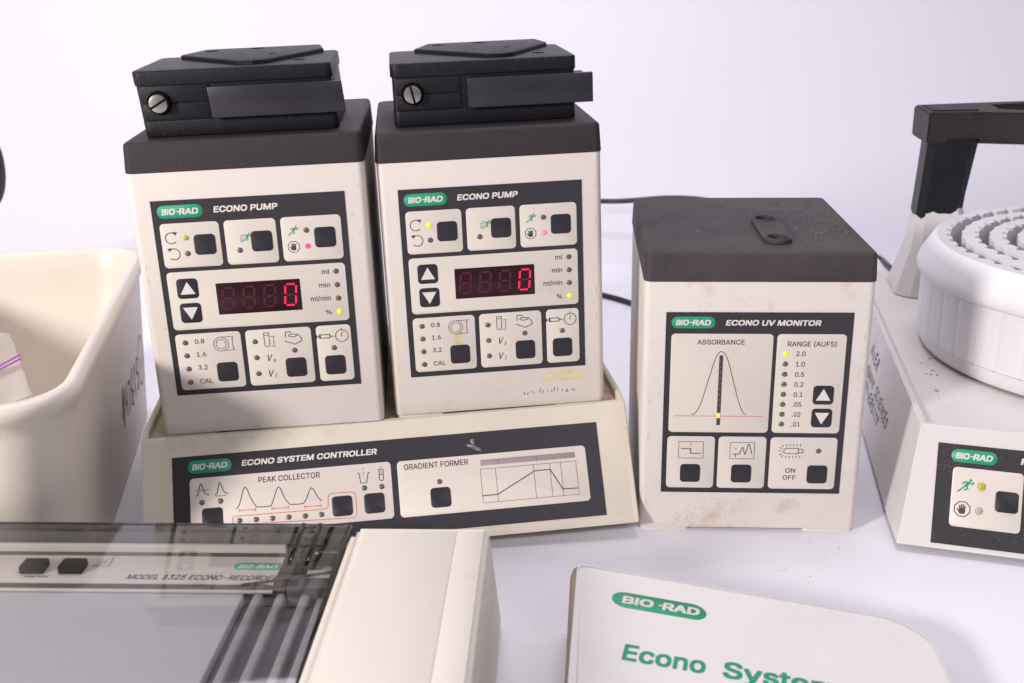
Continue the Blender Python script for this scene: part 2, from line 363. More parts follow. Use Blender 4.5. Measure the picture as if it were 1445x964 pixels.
# table sheet
box(bm, -2.6, 2.6, -.6, 1.35, -.03, 0, 0)
obj('table', bm, 'table')['kind'] = 'structure'
bm = NB(); L0 = None
pf = [(1.3501, -.0002)] + [(1.35 + .95 * sin(R(84 * k / 24)), .95 * (1 - cos(R(84 * k / 24)))) for k in range(1, 25)]; y_, z_ = pf[-1]; pf.append((y_ + .19, z_ + 1.8))
rows = [[bm.verts.new((x, y, z)) for x in (-2.6, -1, 0, 1, 2.6)] for y, z in pf]
for a, b in zip(rows, rows[1:]):
    for i in range(4): bm.faces.new((a[i], a[i + 1], b[i + 1], b[i]))
obj('backdrop', bm, 'wall', smooth=40)['kind'] = 'structure'

# ------------------------------------------------------------------ instrument housing shared by the two pumps and the monitor
W, D, HB, HC = .14, .1656, .1674, .0184
def housing(root, body_mat, cap_mat, lift=.0025):
    bm = NB(); rbox(bm, 0, W, 0, D, 0, HB, .0042, n=7, bot=.0006)
    obj('body', bm, body_mat, root, 40)
    bm = NB(); rbox(bm, -.0006, W + .0006, -.0006, D + .0006, HB + .0004, HB + HC, .0048, top=.0026, draft=.0008, n=7)
    obj('top_cap', bm, cap_mat, root, 50)
    for x0 in (.001, W - .033):
        for y0 in (.0015, D - .032):
            bm = NB(); rbox(bm, x0, x0 + .032, y0, y0 + .03, -lift, -.0001, .003); obj('foot', bm, body_mat, root, 40)

def pump_panel(root, variant):
    P = Panel(root, basis((.01204, -.0001, .02646), (1, 0, 0), (0, 0, 1)), 'ink')
    P.base(0, 115.2, 0, 124.2)
    P.logo(3.3, 117.3, 27, 7.9)
    P.text('ECONO PUMP', 36.5, 115.5, 38.4, 3.8, 'pale', .16, .027, .30)
    P.fieldb(3.6, 38.6, 82.7, 110.2); P.fieldb(41.5, 72.4, 82.7, 110.2); P.fieldb(75.3, 111.5, 82.7, 110.2)
    P.fieldb(3.6, 111.6, 43.0, 80.0); P.fieldb(3.5, 43.5, 3.4, 40.2); P.fieldb(46.4, 86.9, 3.4, 40.2); P.fieldb(90, 111.5, 3.4, 40.2)
    for x, y in ((29.2, 96.4), (63.2, 96.5), (101.3, 96.7), (33, 14), (75.8, 14.1), (100.3, 14)): P.button(x, y)
    P.button(15.2, 69.4, arrow=1); P.button(15.4, 53.8, arrow=-1)
    A = variant == 'A'
    for x, y in ((18.2, 91.3), (49.5, 91.5), (90.3, 101.6), (105.9, 74.9), (105.9, 66.2), (105.9, 57.6), (9.3, 34.7), (9.3, 26.1), (9.3, 17.4), (9.3, 8.5), (51.9, 32.6), (51.9, 22), (51.9, 11.3), (75.8, 25.4), (100.4, 25.4)): P.led(x, y)
    P.led(18.2, 101.1, 'led_dim' if A else 'led_y'); P.led(90.3, 91.7, 'led_p' if A else 'led_pd'); P.led(105.9, 48.8, 'led_y')
    for t, x, y, w, h in (('ml', 97.1, 73.4, 4.4, 3.1), ('min', 94.8, 64.9, 6.6, 3.1), ('ml/min', 89, 56.5, 12.2, 3.1), ('%', 97.4, 47.4, 3.6, 2.8), ('0.8', 15.2, 33.6, 5.8, 3.0), ('1.6', 15.2, 25.1, 5.8, 3.0), ('3.2', 15.2, 16.4, 5.8, 3.0), ('CAL', 15.2, 7.2, 8.0, 3.0)): P.text(t, x, y, w, h, 'print', 0, -.004)
    # rotation arrows
    P.stroke([P.circ(9.7, 101.2, 3.4, 62, 318)], .42, 'print', 'rotation_symbol'); P.poly([(10.9, 105.2), (13.6, 104.6), (12.0, 102.6)], 'print', 'rotation_symbol')
    P.stroke([P.circ(10.2, 91.3, 3.4, 118, -138)], .42, 'print', 'rotation_symbol'); P.poly([(9.0, 95.3), (6.3, 94.7), (7.9, 92.7)], 'print', 'rotation_symbol')
    P.runner(54.2, 99.2, .95, True); P.runner(82.3, 101.6, 1.0); P.hand(81.9, 91.6, .93)
    # display window
    d = P.plate('display', 'disp', 57.8, 61.5, 51.2, 20, .5, .40, .08)
    for i in range(4): P.seg7(34.9 + i * 12.7, 55, 6.6, 13.4, 'abcdef' if i == 3 else '')
    # tube bore symbol
    P.stroke([P.circ(31, 32.4, 4.6), P.circ(31, 32.4, 3.1), [(31.5, 37), (39.6, 37)], [(33, 28.2), (39.4, 28.2)], [(38.2, 36.2), (38.2, 29)]], .28, 'print', 'bore_symbol')
    P.poly([(37.8, 35.2), (38.6, 35.2), (38.2, 36.6)], 'print', 'bore_symbol', .58); P.poly([(37.8, 30), (38.6, 30), (38.2, 28.6)], 'print', 'bore_symbol', .58)
    P.stroke([[(57.7, 37.9), (60.8, 37.9), (60.8, 30.4), (60.2, 29.1), (59.2, 28.7), (58.2, 29.1), (57.7, 30.4), (57.7, 37.9)], [(57.7, 36.4), (60.8, 36.4)], [(61.7, 35.4), (64.4, 35.4)], [(61.3, 29), (64.2, 29)], [(63.5, 34.8), (63.5, 29.6)]], .3, 'print', 'test_tube_symbol')
    for t, x, y, w, h in (('V', 57.6, 19.2, 4.2, 4.4), ('o', 62.0, 18.2, 1.9, 2.9), ('V', 57.4, 8.7, 4.2, 4.4), ('t', 61.9, 7.8, 1.6, 3.2)): P.text(t, x, y, w, h, 'print', .25, 0)
    P.stroke([[(71, 34.1), (71.1, 37.7), (74.4, 37.6), (74.3, 36.9)], [(70.3, 31.9), (76.4, 29.3), (81, 31.5), (80.4, 33.8), (78.2, 36.1)], [(75.4 + 2.6 * cos(R(t)), 35.2 + .9 * sin(R(t))) for t in range(0, 361, 30)]], .38, 'print', 'wash_symbol')
    P.stroke([[(90.2, 33.2), (92.4, 33.2)], [(90.2, 34.4), (90.2, 32)], [(92.0, 34.8), (92.0, 31.7)], [(92.5, 34.3), (98.4, 34.3), (98.4, 32.1), (92.5, 32.1), (92.5, 34.3)], [(98.4, 33.1), (100.8, 33.0)]], .42, 'print', 'syringe_symbol')
    P.stroke([P.circ(105.8, 33.0, 3.9), [(105.7, 37), (105.7, 38.4)], [(105.4, 32.6), (106.3, 35.8)]], .34, 'print', 'timer_symbol')
    return P

def pump_head(root, dx, flapdx, yaw, slot, dy, lean=0):
    """slab peristaltic head: two plates with a cassette between, slotted screw and hinged flap"""
    z = HB + HC; o = Matrix.Translation((dx, dy, z)) @ Matrix.Rotation(R(yaw), 4, 'Z') @ Matrix(((1, 0, lean, 0), (0, 1, 0, 0), (0, 0, 1, 0), (0, 0, 0, 1)))
    w, d = .1165, .094
    hd = NB(); rbox(hd, .0010, w - .0010, .0004, d - .002, .0101, .0305, .003, n=4)
    head = obj('pump_head', xf(hd, o), 'head', root, 40)
    def part(name, bm, mt, sm=40): return obj(name, xf(bm, o), mt, head, sm)
    bm = NB(); rbox(bm, .0008, w - .0008, 0, d, .0002, .0100, .004, top=.0006, n=6, bot=.0010); part('bottom_plate', bm, 'head')
    bm = NB(); rbox(bm, 0, w, -.0006, d, .0306, .0392, .005, top=.0012, n=6, bot=.0005); part('top_plate', bm, 'head')
    bm = NB(); P = [(.017, .072), (.027, .112), (.104, .112), (.108, .078), (.078, .013), (.070, .0095), (.061, .0105)]
    loft(bm, [[(a, b, .0391) for a, b in P], [(a, b, .0414) for a, b in P], [(.0625 + (a - .0625) * .98, .065 + (b - .065) * .98, .0420) for a, b in P]]); part('pivot_plate', bm, 'head', 30)
    bm = NB(); box(bm, .020, .106, d - .001, .111, .026, .0390, .002); part('rear_hinge_block', bm, 'head', 30)
    for hx, hy, r, zz in ((.034, .092, .0042, .04206), (.063, .100, .0046, .04206), (.096, .028, .0042, .03925), (.078, .050, .0022, .04206)):
        bm = NB(); cyl(bm, hx, hy, zz, zz + .0001, r, n=20); part('screw_hole', bm, 'hole')
    bm = NB(); n = 28
    for rr, zz in ((.0105, .04207),):
        V = [[bm.verts.new((.062 + q * cos(2 * pi * k / n) * 1.0, .066 + q * .85 * sin(2 * pi * k / n), zz)) for k in range(n)] for q in (rr, rr - .0006)]
        for k in range(n): bm.faces.new((V[0][k], V[0][(k + 1) % n], V[1][(k + 1) % n], V[1][k]))
    part('embossed_ring', bm, 'cap')
    # cassette face: parting line, recess for screw
    bm = NB(); box(bm, .0030, .043, -.0006, .0002, .0204, .0301, .0003); part('upper_jaw', bm, 'head')
    bm = NB(); box(bm, .0030, .043, -.0006, .0002, .0106, .0198, .0003); part('lower_jaw', bm, 'head')
    RX = Matrix.Translation((.0132, -.0012, .0204)) @ Matrix.Rotation(R(90), 4, 'X')
    bm = NB(); cyl(bm, 0, 0, -.002, .0004, .0074, .0070, 32); part('screw_recess', xf(bm, RX), 'hole')
    bm = NB(); n = 32; r = .0056
    loft(bm, [[(a * cos(2 * pi * k / n), a * sin(2 * pi * k / n), zz) for k in range(n)] for a, zz in ((r * .97, .0002), (r, .0006), (r, .0036), (r * .93, .0044), (r * .7, .0047))])
    sc_ = part('screw', xf(bm, RX), 'steel')
    bm = NB(); box(bm, -.0054, .0054, -.00065, .00065, .0040, .00478); part('screw_slot', xf(bm, RX @ Matrix.Rotation(R(slot), 4, 'Z')), 'hole')
    bm = NB(); box(bm, .0435 + flapdx, .122 + flapdx, -.0058, -.0012, .0106, .0288, .0005); part('lever_flap', bm, 'flap')
    bm = NB(); box(bm, .112, .1185 + flapdx, -.0012, .018, .0116, .0280, .0008); part('flap_hinge', bm, 'head')
    return head

mA = frame((-.2246, .6796, .07082), 4.413, -1.523, 1.0094)
mB = frame((-.0773, .6995, .0738), 5.31, -1.523, .9955)
pa = empty('peristaltic_pump', mA, 'left pump on the controller, bright pink lamp lit, shadow across its lower left corner', 'pump', 'pumps standing on the long controller')
housing(pa, 'body', 'cap', .0028); pump_panel(pa, 'A'); pump_head(pa, .0108, -.0005, .6, 28, .0150, -.075)
pb = empty('peristaltic_pump', mB, 'right pump on the controller, yellow adhesive smear and faded marker under its panel', 'pump', 'pumps standing on the long controller')
housing(pb, 'body', 'cap', .0030); PB = pump_panel(pb, 'B'); pump_head(pb, .0122, .004, .2, -78, .0215)
# marks on the right pump: adhesive smear, drip, faded writing
def blob(P, cx, cy, w, h, mt, name, lay, seed, n=40, rot=0):
    rnd = random.Random(seed); ph = [rnd.uniform(0, 6.3) for _ in range(5)]
    pts = []
    for k in range(n):
        a = 2 * pi * k / n; q = 1 + .10 * sin(2 * a + ph[0]) + .08 * sin(3 * a + ph[1]) + .06 * sin(5 * a + ph[2]) + .04 * sin(9 * a + ph[3])
        x, y = w / 2 * q * cos(a), h / 2 * q * sin(a); pts.append((cx + x * cos(rot) - y * sin(rot), cy + x * sin(rot) + y * cos(rot)))
    return P.poly(pts, mt, name, lay)
blob(PB, 101, -6.2, 29, 8.0, 'yellow_stain', 'adhesive_smear', -.04, 3, rot=.03)
blob(PB, 32.5, 24.5, 5.6, 11, 'adhesive', 'adhesive_smear', .49, 5)
rnd = random.Random(4); L = []
x = 74
for k in range(15):
    y = -17.5 + rnd.uniform(-.8, .8); hgt = rnd.uniform(.8, 3.4) * (1.8 if k == 0 else 1)
    L.append([(x, y), (x + rnd.uniform(-.6, 1.1), y + hgt)]); x += rnd.uniform(1.4, 3.6)
PB.stroke(L, .32, 'print', 'faded_writing', -.04)

def wear(root, seed, n, x1, z1):
    rnd = random.Random(seed); W_ = Panel(root, basis((0, -.00005, 0), (1, 0, 0), (0, 0, 1)), 'print'); L = []
    for _ in range(n):
        x, y = rnd.uniform(6, x1 - 6), rnd.uniform(4, z1 - 4)
        if 11 < x < 129 and 25 < y < 152: continue
        a = rnd.uniform(0, 3.1); l = rnd.uniform(.4, 2.6); L.append([(x, y), (x + l * cos(a), y + l * sin(a))])
    o = W_.stroke(L, .14, 'grey', 'scuff_marks', .0); o['kind'] = 'stuff'
    L = []
    for _ in range(14):
        e = rnd.choice([0, 1]); x = rnd.uniform(4.5, 135) if e else rnd.choice([4.4, 135.6]); y = rnd.uniform(.8, 2.2) if e else rnd.uniform(5, 160); l = rnd.uniform(1, 5)
        L.append([(x, y), (x + (l if e else 0), y + (0 if e else l))])
    o = W_.stroke(L, .35, 'adhesive', 'edge_grime', .0); o['kind'] = 'stuff'
wear(pa, 51, 40, 140, 167); wear(pb, 52, 50, 140, 167)
# ------------------------------------------------------------------ monitor
mU = frame((.08195, .67616, .0025), -3.318, 0)
uv = empty('uv_monitor', mU, 'short monitor box with absorbance peak panel and dusty charcoal top, standing on the white table', 'lab monitor')
housing(uv, 'stained', 'dusty', .0025)
P = Panel(uv, basis((.01357, -.0001, .0256), (1, 0, 0), (0, 0, 1)), 'ink'); P.base(0, 114.5, 0, 122.5)
P.logo(3.4, 115.9, 26.9, 7.5); P.text('ECONO UV MONITOR', 36.7, 114, 58.6, 3.6, 'pale', .18, .027, .30)
P.fieldb(3.6, 66.4, 42.4, 108.6); P.fieldb(68.8, 111.1, 42.4, 108.6); P.fieldb(3.2, 33.5, 3.4, 39.5); P.fieldb(35.8, 66.1, 3.4, 39.5); P.fieldb(68.7, 110.8, 3.3, 39.3)
P.text('ABSORBANCE', 19.7, 101.6, 29.2, 3.2, 'print'); P.text('RANGE (AUFS)', 75.3, 100.6, 30, 3.3, 'print')
cv = catmull([(17.8, 54.7), (20.1, 55.6), (23.5, 62.2), (27.5, 77.8), (31.5, 92.6), (34.9, 97), (38.8, 92.2), (42.7, 79), (46.6, 65.2), (49.8, 56.7), (51.9, 54.9)], 6)
P.stroke([[tuple(p) for p in cv]], .34, 'print', 'peak_curve')
P.stroke([[(6.8, 53.6), (62.4, 53.6)]], .3, 'red', 'baseline', .52)
P.plate('light_bar', 'print', 34.9, 71, 2.25, 47, .1, .52, .08)
for k in range(9): P.plate('bar_segment', 'grey', 34.9, 61 + k * 3.7, .45, .8, .1, .70, .03)
P.plate('lit_bar_segment', 'led_y', 34.75, 54.1, 2.4, 3.4, .5, .62, .15)
for y, mt, t in ((95.9, 'led_y', '2.0'), (89, 'led_off', '1.0'), (82.2, 'led_off', '0.5'), (75.5, 'led_off', '0.2'), (68.7, 'led_off', '0.1'), (62, 'led_off', '.05'), (55.2, 'led_off', '.02'), (48.5, 'led_off', '.01')):
    P.led(74.6, y, mt); P.text(t, 81 if t[0] != '.' else 80.9, y - 1.6, 5.7 if t[0] != '.' else 5.3, 3.1, 'print')
P.button(99.5, 68.4, arrow=1); P.button(99.5, 52.9, arrow=-1)
for x, y in ((18.4, 13.8), (51.1, 13.8), (99.4, 13.7)): P.button(x, y)
P.led(99.3, 30.1)
bxp = lambda x0, x1, y0, y1: [(x0, y0), (x1, y0), (x1, y1), (x0, y1), (x0, y0)]
P.stroke([bxp(10.6, 26.3, 24.3, 35.8), bxp(43.3, 58.7, 24.2, 35.6)], .26, 'print', 'icon_frame')
P.stroke([[(12.1, 31), (18.3, 31), (18.3, 27.7), (24.8, 27.7)], [(44.8, 27.5), (49, 27.4)] + [tuple(p) for p in catmull([(49.4, 27.8), (51.2, 32.2), (53, 27.5), (55, 34.5), (57.3, 27.6)], 5)], [(46.9, 27.2), (46.9, 25.3)]], .42, 'print', 'icon_trace')
for x, y in ((18.3, 33.6), (46.9, 30.9)): P.poly([(x - .8, y + .6), (x + .8, y + .6), (x, y - .7)], 'red', 'icon_marker')
P.stroke([[(78.6, 31.8), (86.6, 31.8), (86.6, 28.1), (78.6, 28.1), (77.4, 29), (77.4, 30.9), (78.6, 31.8)], [(86.9, 31.2), (89.4, 31.2), (89.4, 28.8), (86.9, 28.8)]], .36, 'print', 'lamp_symbol')
P.stroke([[(79 + k * 2.2, 33.2), (78.8 + k * 2.2, 34.8)] for k in range(5)] + [[(79 + k * 2.2, 26.6), (78.8 + k * 2.2, 25)] for k in range(5)] + [[(76.3, 31.4), (74.6, 32.6)], [(76, 30), (73.8, 30)], [(76.3, 28.5), (74.6, 27)], [(77.2, 32.8), (76, 34.2)], [(77.2, 27.1), (76, 25.7)]], .32, 'print', 'lamp_rays')
P.text('ON', 79.2, 14.7, 6.2, 3.1, 'print'); P.text('OFF', 77.7, 9.8, 8.4, 3.1, 'print')
wear(uv, 53, 60, 140, 167)
# slotted bracket socket on the cap, with two wells
z = HB + HC; bm = NB(); n = 14
def stad(r, z): return [(.0838 + r * cos(pi * k / n), .0815 + r * sin(pi * k / n), z) for k in range(n + 1)] + [(.0838 + r * cos(pi + pi * k / n), .0285 + r * sin(pi + pi * k / n), z) for k in range(n + 1)]
bm.free()
cu = bpy.data.curves.new('plate_outline', 'CURVE'); cu.dimensions = '2D'; cu.fill_mode = 'BOTH'; cu.extrude = .0010; cu.bevel_depth = .0003
def spl(P):
    q = cu.splines.new('POLY'); q.points.add(len(P) - 1); q.use_cyclic_u = True
    for i_, p_ in enumerate(P): q.points[i_].co = (p_[0], p_[1], 0, 1)
spl(stad(.0086, 0))
for cy in (.0815, .0285): spl([(.0838 + .0064 * cos(2 * pi * k / 28), cy + .0064 * sin(2 * pi * k / 28)) for k in range(28)])
tmp = bpy.data.objects.new('plate_outline', cu); C.objects.link(tmp); dg = bpy.context.evaluated_depsgraph_get(); dg.update()
bm = NB(); tm = bpy.data.meshes.new_from_object(tmp.evaluated_get(dg)); bm.from_mesh(tm); bpy.data.objects.remove(tmp); bpy.data.meshes.remove(tm); xf(bm, Matrix.Translation((0, 0, z + .0014))); sl = obj('holder_plate', bm, 'dusty', uv, 40)
for cy in (.0815, .0285):
    bm = NB(); k2 = 28; L = [[(.0838 + r * cos(2 * pi * k / k2), cy + r * sin(2 * pi * k / k2), zz) for k in range(k2)] for r, zz in ((.0078, z + .0026), (.0075, z + .0033), (.0066, z + .0033), (.0062, z + .0004))]
    loft(bm, L, False, False); obj('well_rim', bm, 'dusty', sl, 50)
    bm = NB(); cyl(bm, .0838, cy, z + .0001, z + .0004, .0063, n=28); obj('well', bm, 'hole', sl)
# loose dust lying on the cap
def dust(root, name, x0, x1, y0, y1, zz, n, mt, s0=.00012, s1=.00035, ok=None, seed=1):
    rnd = random.Random(seed); bm = NB()
    for _ in range(n):
        x = rnd.uniform(x0, x1); y = rnd.uniform(y0, y1)
        if ok and rnd.random() > ok(x, y): continue
        s = rnd.uniform(s0, s1) * (2 if rnd.random() < .04 else 1)
        vs = [bm.verts.new((x + s * rnd.uniform(.5, 1) * cos(a), y + s * rnd.uniform(.5, 1) * sin(a), zz + (.9 * s if a > 9 else 0))) for a in (0, 2.1, 4.2)]; t = bm.verts.new((x, y, zz + s))
        for i in range(3): bm.faces.new((vs[i], vs[(i + 1) % 3], t))
    o = obj(name, bm, mt, root); o['kind'] = 'stuff'; return o
dust(uv, 'dust', .004, .136, .004, .160, z + .00005, 2300, 'dust', .00010, .00030, lambda x, y: .05 + .95 * max(0, min(1, (x - .07) / .05)) * (1 if y < .13 else .4), 3)
# brown dirt specks low on the front face
rnd = random.Random(9); bm = NB()
for _ in range(260):
    x = rnd.gauss(.036, .014); zz = abs(rnd.gauss(.004, .008)) + .002
    if rnd.random() < .1: x = rnd.uniform(.01, .13)
    s = rnd.uniform(.0001, .00045)
    if .002 < x < .138: bm.faces.new([bm.verts.new((x + s * rnd.uniform(.4, 1.2) * cos(a), -.00006, zz + s * rnd.uniform(.4, 1) * sin(a))) for a in (0, 1.2, 2.5, 3.8, 5)])
o = obj('dirt_specks', bm, 'grime', uv); o['kind'] = 'stuff'

# ------------------------------------------------------------------ long system controller under the pumps
mC = frame((-.2351, .6715, 0), 6.72, -1.523)
ct = empty('system_controller', mC, 'long low cream controller with sloping front panel, carrying both pumps', 'controller')
Wc, Hc_, run, Dc = .3134, .0700, .0444, .205
bm = NB()
# outer shell profile in y-z: front slope, lip, recessed tray
def shellring(x, ins):
    return [(x, -run * .96 + ins, Hc_ * .04), (x, -run * .90 + ins, Hc_ * .10), (x, -run * .022, Hc_ * .978), (x, .0009, Hc_), (x, .0048, Hc_), (x, .0058, Hc_ - .0028), (x, Dc - .006, Hc_ - .0028), (x, Dc - .005, Hc_), (x, Dc - ins, Hc_), (x, Dc - ins, .003)]
loft(bm, [shellring(.0008, .0015), shellring(.0035, 0), shellring(Wc - .0035, 0), shellring(Wc - .0008, .0015)])
obj('shell', bm, 'aged', ct, 30)
for x0, x1 in ((-.0002, .0034), (Wc - .0034, Wc + .0002)):
    bm = NB(); vs = [[(x, -run * .96 - .0004, Hc_ * .04), (x, -.0002, Hc_ + .0002), (x, .012, Hc_ + .0030), (x, Dc - .0002, Hc_ + .0030), (x, Dc - .0002, .003)] for x in (x0, x1)]
    loft(bm, vs); bmesh.ops.bevel(bm, geom=bm.edges[:], offset=.0007, segments=2, affect='EDGES'); obj('side_wall', bm, 'aged', ct, 40)
bm = NB(); box(bm, .0036, Wc - .0036, .0061, Dc - .0065, Hc_ - .0028, Hc_ - .0025); obj('tray_floor', bm, 'grime', ct)
for x0, lift in ((.02, 0), (Wc - .055, 1)):
    for y0 in (-.018, Dc - .04):
        dep = (x0 + .015) * sin(R(1.523)) if 1 else 0
        bm = NB(); rbox(bm, x0, x0 + .03, y0, y0 + .025, -dep + .0005, .004, .003); obj('foot', bm, 'cap', ct, 40)
hyp = math.hypot(run, Hc_); sl = Vector((0, run, Hc_)).normalized()
# label: left .01853 in, top .1441*hyp below the lip
O = Vector((.0188, 0, Hc_)) - sl * (hyp * (.1441 + .73766) ); nrm = Vector((0, -sl.z, sl.y))
P = Panel(ct, basis(O + nrm * .0001, (1, 0, 0), sl) @ Matrix.Diagonal((1.0137, hyp / .08185, 1, 1)), 'ink'); P.base(0, 270.2, 0, 60.4)
P.logo(9.6, 53.3, 27, 8.1)
def warp(a, b):
    k = -.00068812 * a - .00036089 * b + 1
    return ((.79530977 * a - .04675401 * b + 3.00543391) / k, (-.04270182 * a + .79015935 * b + 11.33181848) / k)
P.W = warp
P.text('ECONO SYSTEM CONTROLLER', 50, 50.2, 91.5, 3.7, 'pale', .18, .027, .30)
P.fieldb(10.4, 135.6, 10.3, 46.2); P.fieldb(139.6, 261, 10.1, 45.8)
P.text('PEAK COLLECTOR', 60.9, 36.8, 42.2, 3.6, 'print'); P.text('GRADIENT FORMER', 157.3, 38.5, 39, 3.6, 'print')
cv = catmull([(44, 18.5), (46.5, 22.5), (51.1, 34.4), (54.6, 26), (57.7, 19.7), (59.5, 19), (67.5, 19.2), (69.5, 21.6), (74.5, 32.8), (78.4, 24), (81.3, 19.8), (83, 19.4), (90, 19.6), (92.6, 22.4), (96.8, 30.5), (100.6, 23.6), (103.2, 20.5)], 5)
P.stroke([[tuple(p) for p in cv]], .42, 'print', 'peak_trace')
P.stroke([[tuple(p) for p in catmull([(15.4, 30.3), (17, 31.5), (19.5, 39), (22, 32), (25.1, 30.3)], 5)], [tuple(p) for p in catmull([(29.2, 30.3), (31, 31.5), (33.3, 39), (36, 32), (39, 30.5)], 5)]], .42, 'print', 'peak_symbol')
P.stroke([[(14.6, 34.2), (25.6, 34.2)], [(29.7, 29.2), (36.6, 29.2)], [(29.7, 29.8), (29.7, 28.6)], [(36.6, 29.8), (36.6, 28.6)]] + [q for a, b in ((45.7, 57.3), (68.8, 80.3), (91.2, 102.3)) for q in ([(a, 17.2), (b, 17.2)], [(a, 18.4), (a, 15.9)], [(b, 18.4), (b, 15.9)])], .32, 'red', 'red_marks')
for a in (45.9, 69, 91.4): P.poly([(a, 17.2), (a + 1.6, 16.7), (a + 1.6, 17.7)], 'red', 'red_marks', .57)
for a in (57.1, 80.1, 102.1): P.poly([(a, 17.2), (a - 1.6, 16.7), (a - 1.6, 17.7)], 'red', 'red_marks', .57)
P.stroke([[(40.5, 7.6), (40.5, 11.6), (41.6, 13), (105, 14.6), (107, 16.5), (107.4, 23.2), (109.5, 25.6), (123.6, 25.8), (125.6, 23.6), (125.4, 9.2), (123.4, 7.2), (42, 6.6), (40.5, 7.6)]], .36, 'red', 'red_outline')
for x, y in ((19.3, 24.9), (32.9, 25.2), (45.4, 9.6), (57.2, 9.8), (68.7, 10), (80, 10.2), (91.2, 10.4), (102.2, 10.8), (131.5, 28), (142.6, 28.2), (178.5, 29)): P.led(x, y)
for x, y in ((26, 12.7), (116.4, 16.1), (137.3, 16.8), (178.6, 18.1)): P.button(x, y)
P.stroke([[(127.7, 38.8), (128.7, 38.7), (129.4, 31.6), (133.2, 31.6), (134.6, 38.7), (135.5, 38.9)], [(141.5, 40.4), (144.1, 40.4), (144.1, 33.6), (143.4, 32.4), (142.2, 32.4), (141.5, 33.6), (141.5, 40.4)], [(141.5, 36.6), (144.1, 36.6)]], .38, 'print', 'vessel_symbols')
for x, y in ((131.6, 41.6), (131.6, 38.2), (142.8, 42), (142.8, 38.4)): P.poly([(x + .45 * cos(t), y + .45 * sin(t)) for t in (0, 1, 2, 3, 4, 5)], 'print', 'vessel_symbols')
ident = lambda a, b: (a, b)
P.plate('grey_bar', 'grey', 223.3, 40.3, 61.3, 3.7, .1, .48, .03); P.W = ident
P.stroke([bxp(192.2, 254, 14.7, 36.2), [(201.9, 14.7), (201.9, 36.2)], [(226.4, 14.7), (226.4, 36.2)], [(236.9, 14.7), (236.9, 36.2)], [(244.1, 14.7), (244.1, 36.2)]], .2, 'print', 'graph_grid'); P.W = warp
P.stroke([[(203.3, 17.4), (212.2, 17.8), (234.2, 32), (242.8, 32.3), (249.2, 18.9), (257.3, 18.9)]], .42, 'print', 'gradient_trace', .60)
P.stroke([[(213.8, 38.4), (213.8, 41.6)], [(235.4, 38.4), (235.4, 41.6)]], .18, 'print', 'graph_grid', .60)
rnd = random.Random(2)
blob(P, 200.5, 50.4, 9, 2.6, 'scuff', 'scuff_mark', .30, 12, rot=-.45); blob(P, 199.5, 54.6, 2.2, 3.6, 'scuff', 'scuff_mark', .30, 15, rot=.3)

# ------------------------------------------------------------------ fraction collector at right
P0, T0 = Vector((.2405, .643, 0)), Vector((.2593, .6717, .075)); P1, T1 = Vector((.2467, .684, 0)), Vector((.2655, .709, .075))
uF = Vector((cos(R(-17.5)), sin(R(-17.5)), 0)); uS = Vector((cos(R(79.8)), sin(R(79.8)), 0))
fc = empty('fraction_collector', Matrix.Translation((.45, .8, 0)), 'white fraction collector base with sloping black panel and cut off black arm at right edge', 'fraction collector')
def FCo(name, bm, mt, sm=None, par=None):
    xf(bm, Matrix.Translation((-.45, -.8, 0))); return obj(name, bm, mt, par or fc, sm)
bm = NB(); Wd, Dp = .40, .352
low = [P0, P0 + uF * Wd, P0 + uF * Wd + uS * (Dp + .05), P1 + uS * Dp, P1]
top = [T0, T0 + uF * (Wd - .03), T0 + uF * (Wd - .03) + uS * (Dp + .01), T1 + uS * (Dp - .012), T1]
lift = Vector((0, 0, .0045))
cen = sum(top, Vector()) / 5
ins = [t + (cen - t).normalized() * .0028 + Vector((0, 0, 0)) for t in top]
rim_ = [t + (cen - t).normalized() * .0048 for t in top]; rec = [t + (cen - t).normalized() * .0095 - Vector((0, 0, .0028)) for t in top]
lo2 = [p.lerp(q, .06) for p, q in zip(low, top)]
loft(bm, [[p + lift + (cen - p).normalized() * .003 for p in low], lo2, top, ins, rim_, rec])
bs = FCo('shell', bm, 'white')
bvl = bs.modifiers.new('bevel', 'BEVEL'); bvl.width = .0012; bvl.segments = 2; bvl.limit_method = 'ANGLE'; bvl.angle_limit = R(14)
for p in bs.data.polygons: p.use_smooth = True
bs.data.set_sharp_from_angle(angle=R(35))
for a, b in ((.02, .02), (.30, .02), (.05, .28), (.33, .28)):
    q = P1 + uF * (a + .01) + uS * b; bm = NB(); rbox(bm, q.x, q.x + .025, q.y, q.y + .025, 0, .007, .004); FCo('foot', bm, 'cap', 40)
mt_ = basis(P0 - Vector((.45, .8, 0)), uF, T0 - P0)
# front panel lies on the slope between lo2 and top
P = Panel(fc, mt_ @ Matrix.Translation((0, 0, .0002)), 'ink2'); P.base(20.5, 250, 8.4, 71.4)
P.logo(28.7, 64.4, 26.9, 8.2); P.text('MODEL', 69.0, 62.6, 22, 4.0, 'pale', .18, .027, .30)
P.fieldb(30.3, 71.5, 20.2, 57.2); P.fieldb(74.5, 150, 20.2, 57.2)
P.runner(38.4, 46.2, 1.45); P.led(47.7, 46.6, 'led_dim', 2.6); P.led(47.2, 31.4, 'led_rim', 2.4); P.button(62.8, 38.6, 13.4, 13.0); P.hand(37.4, 31.4, 1.25)
P.button(96, 38.6); P.button(120, 38.6)
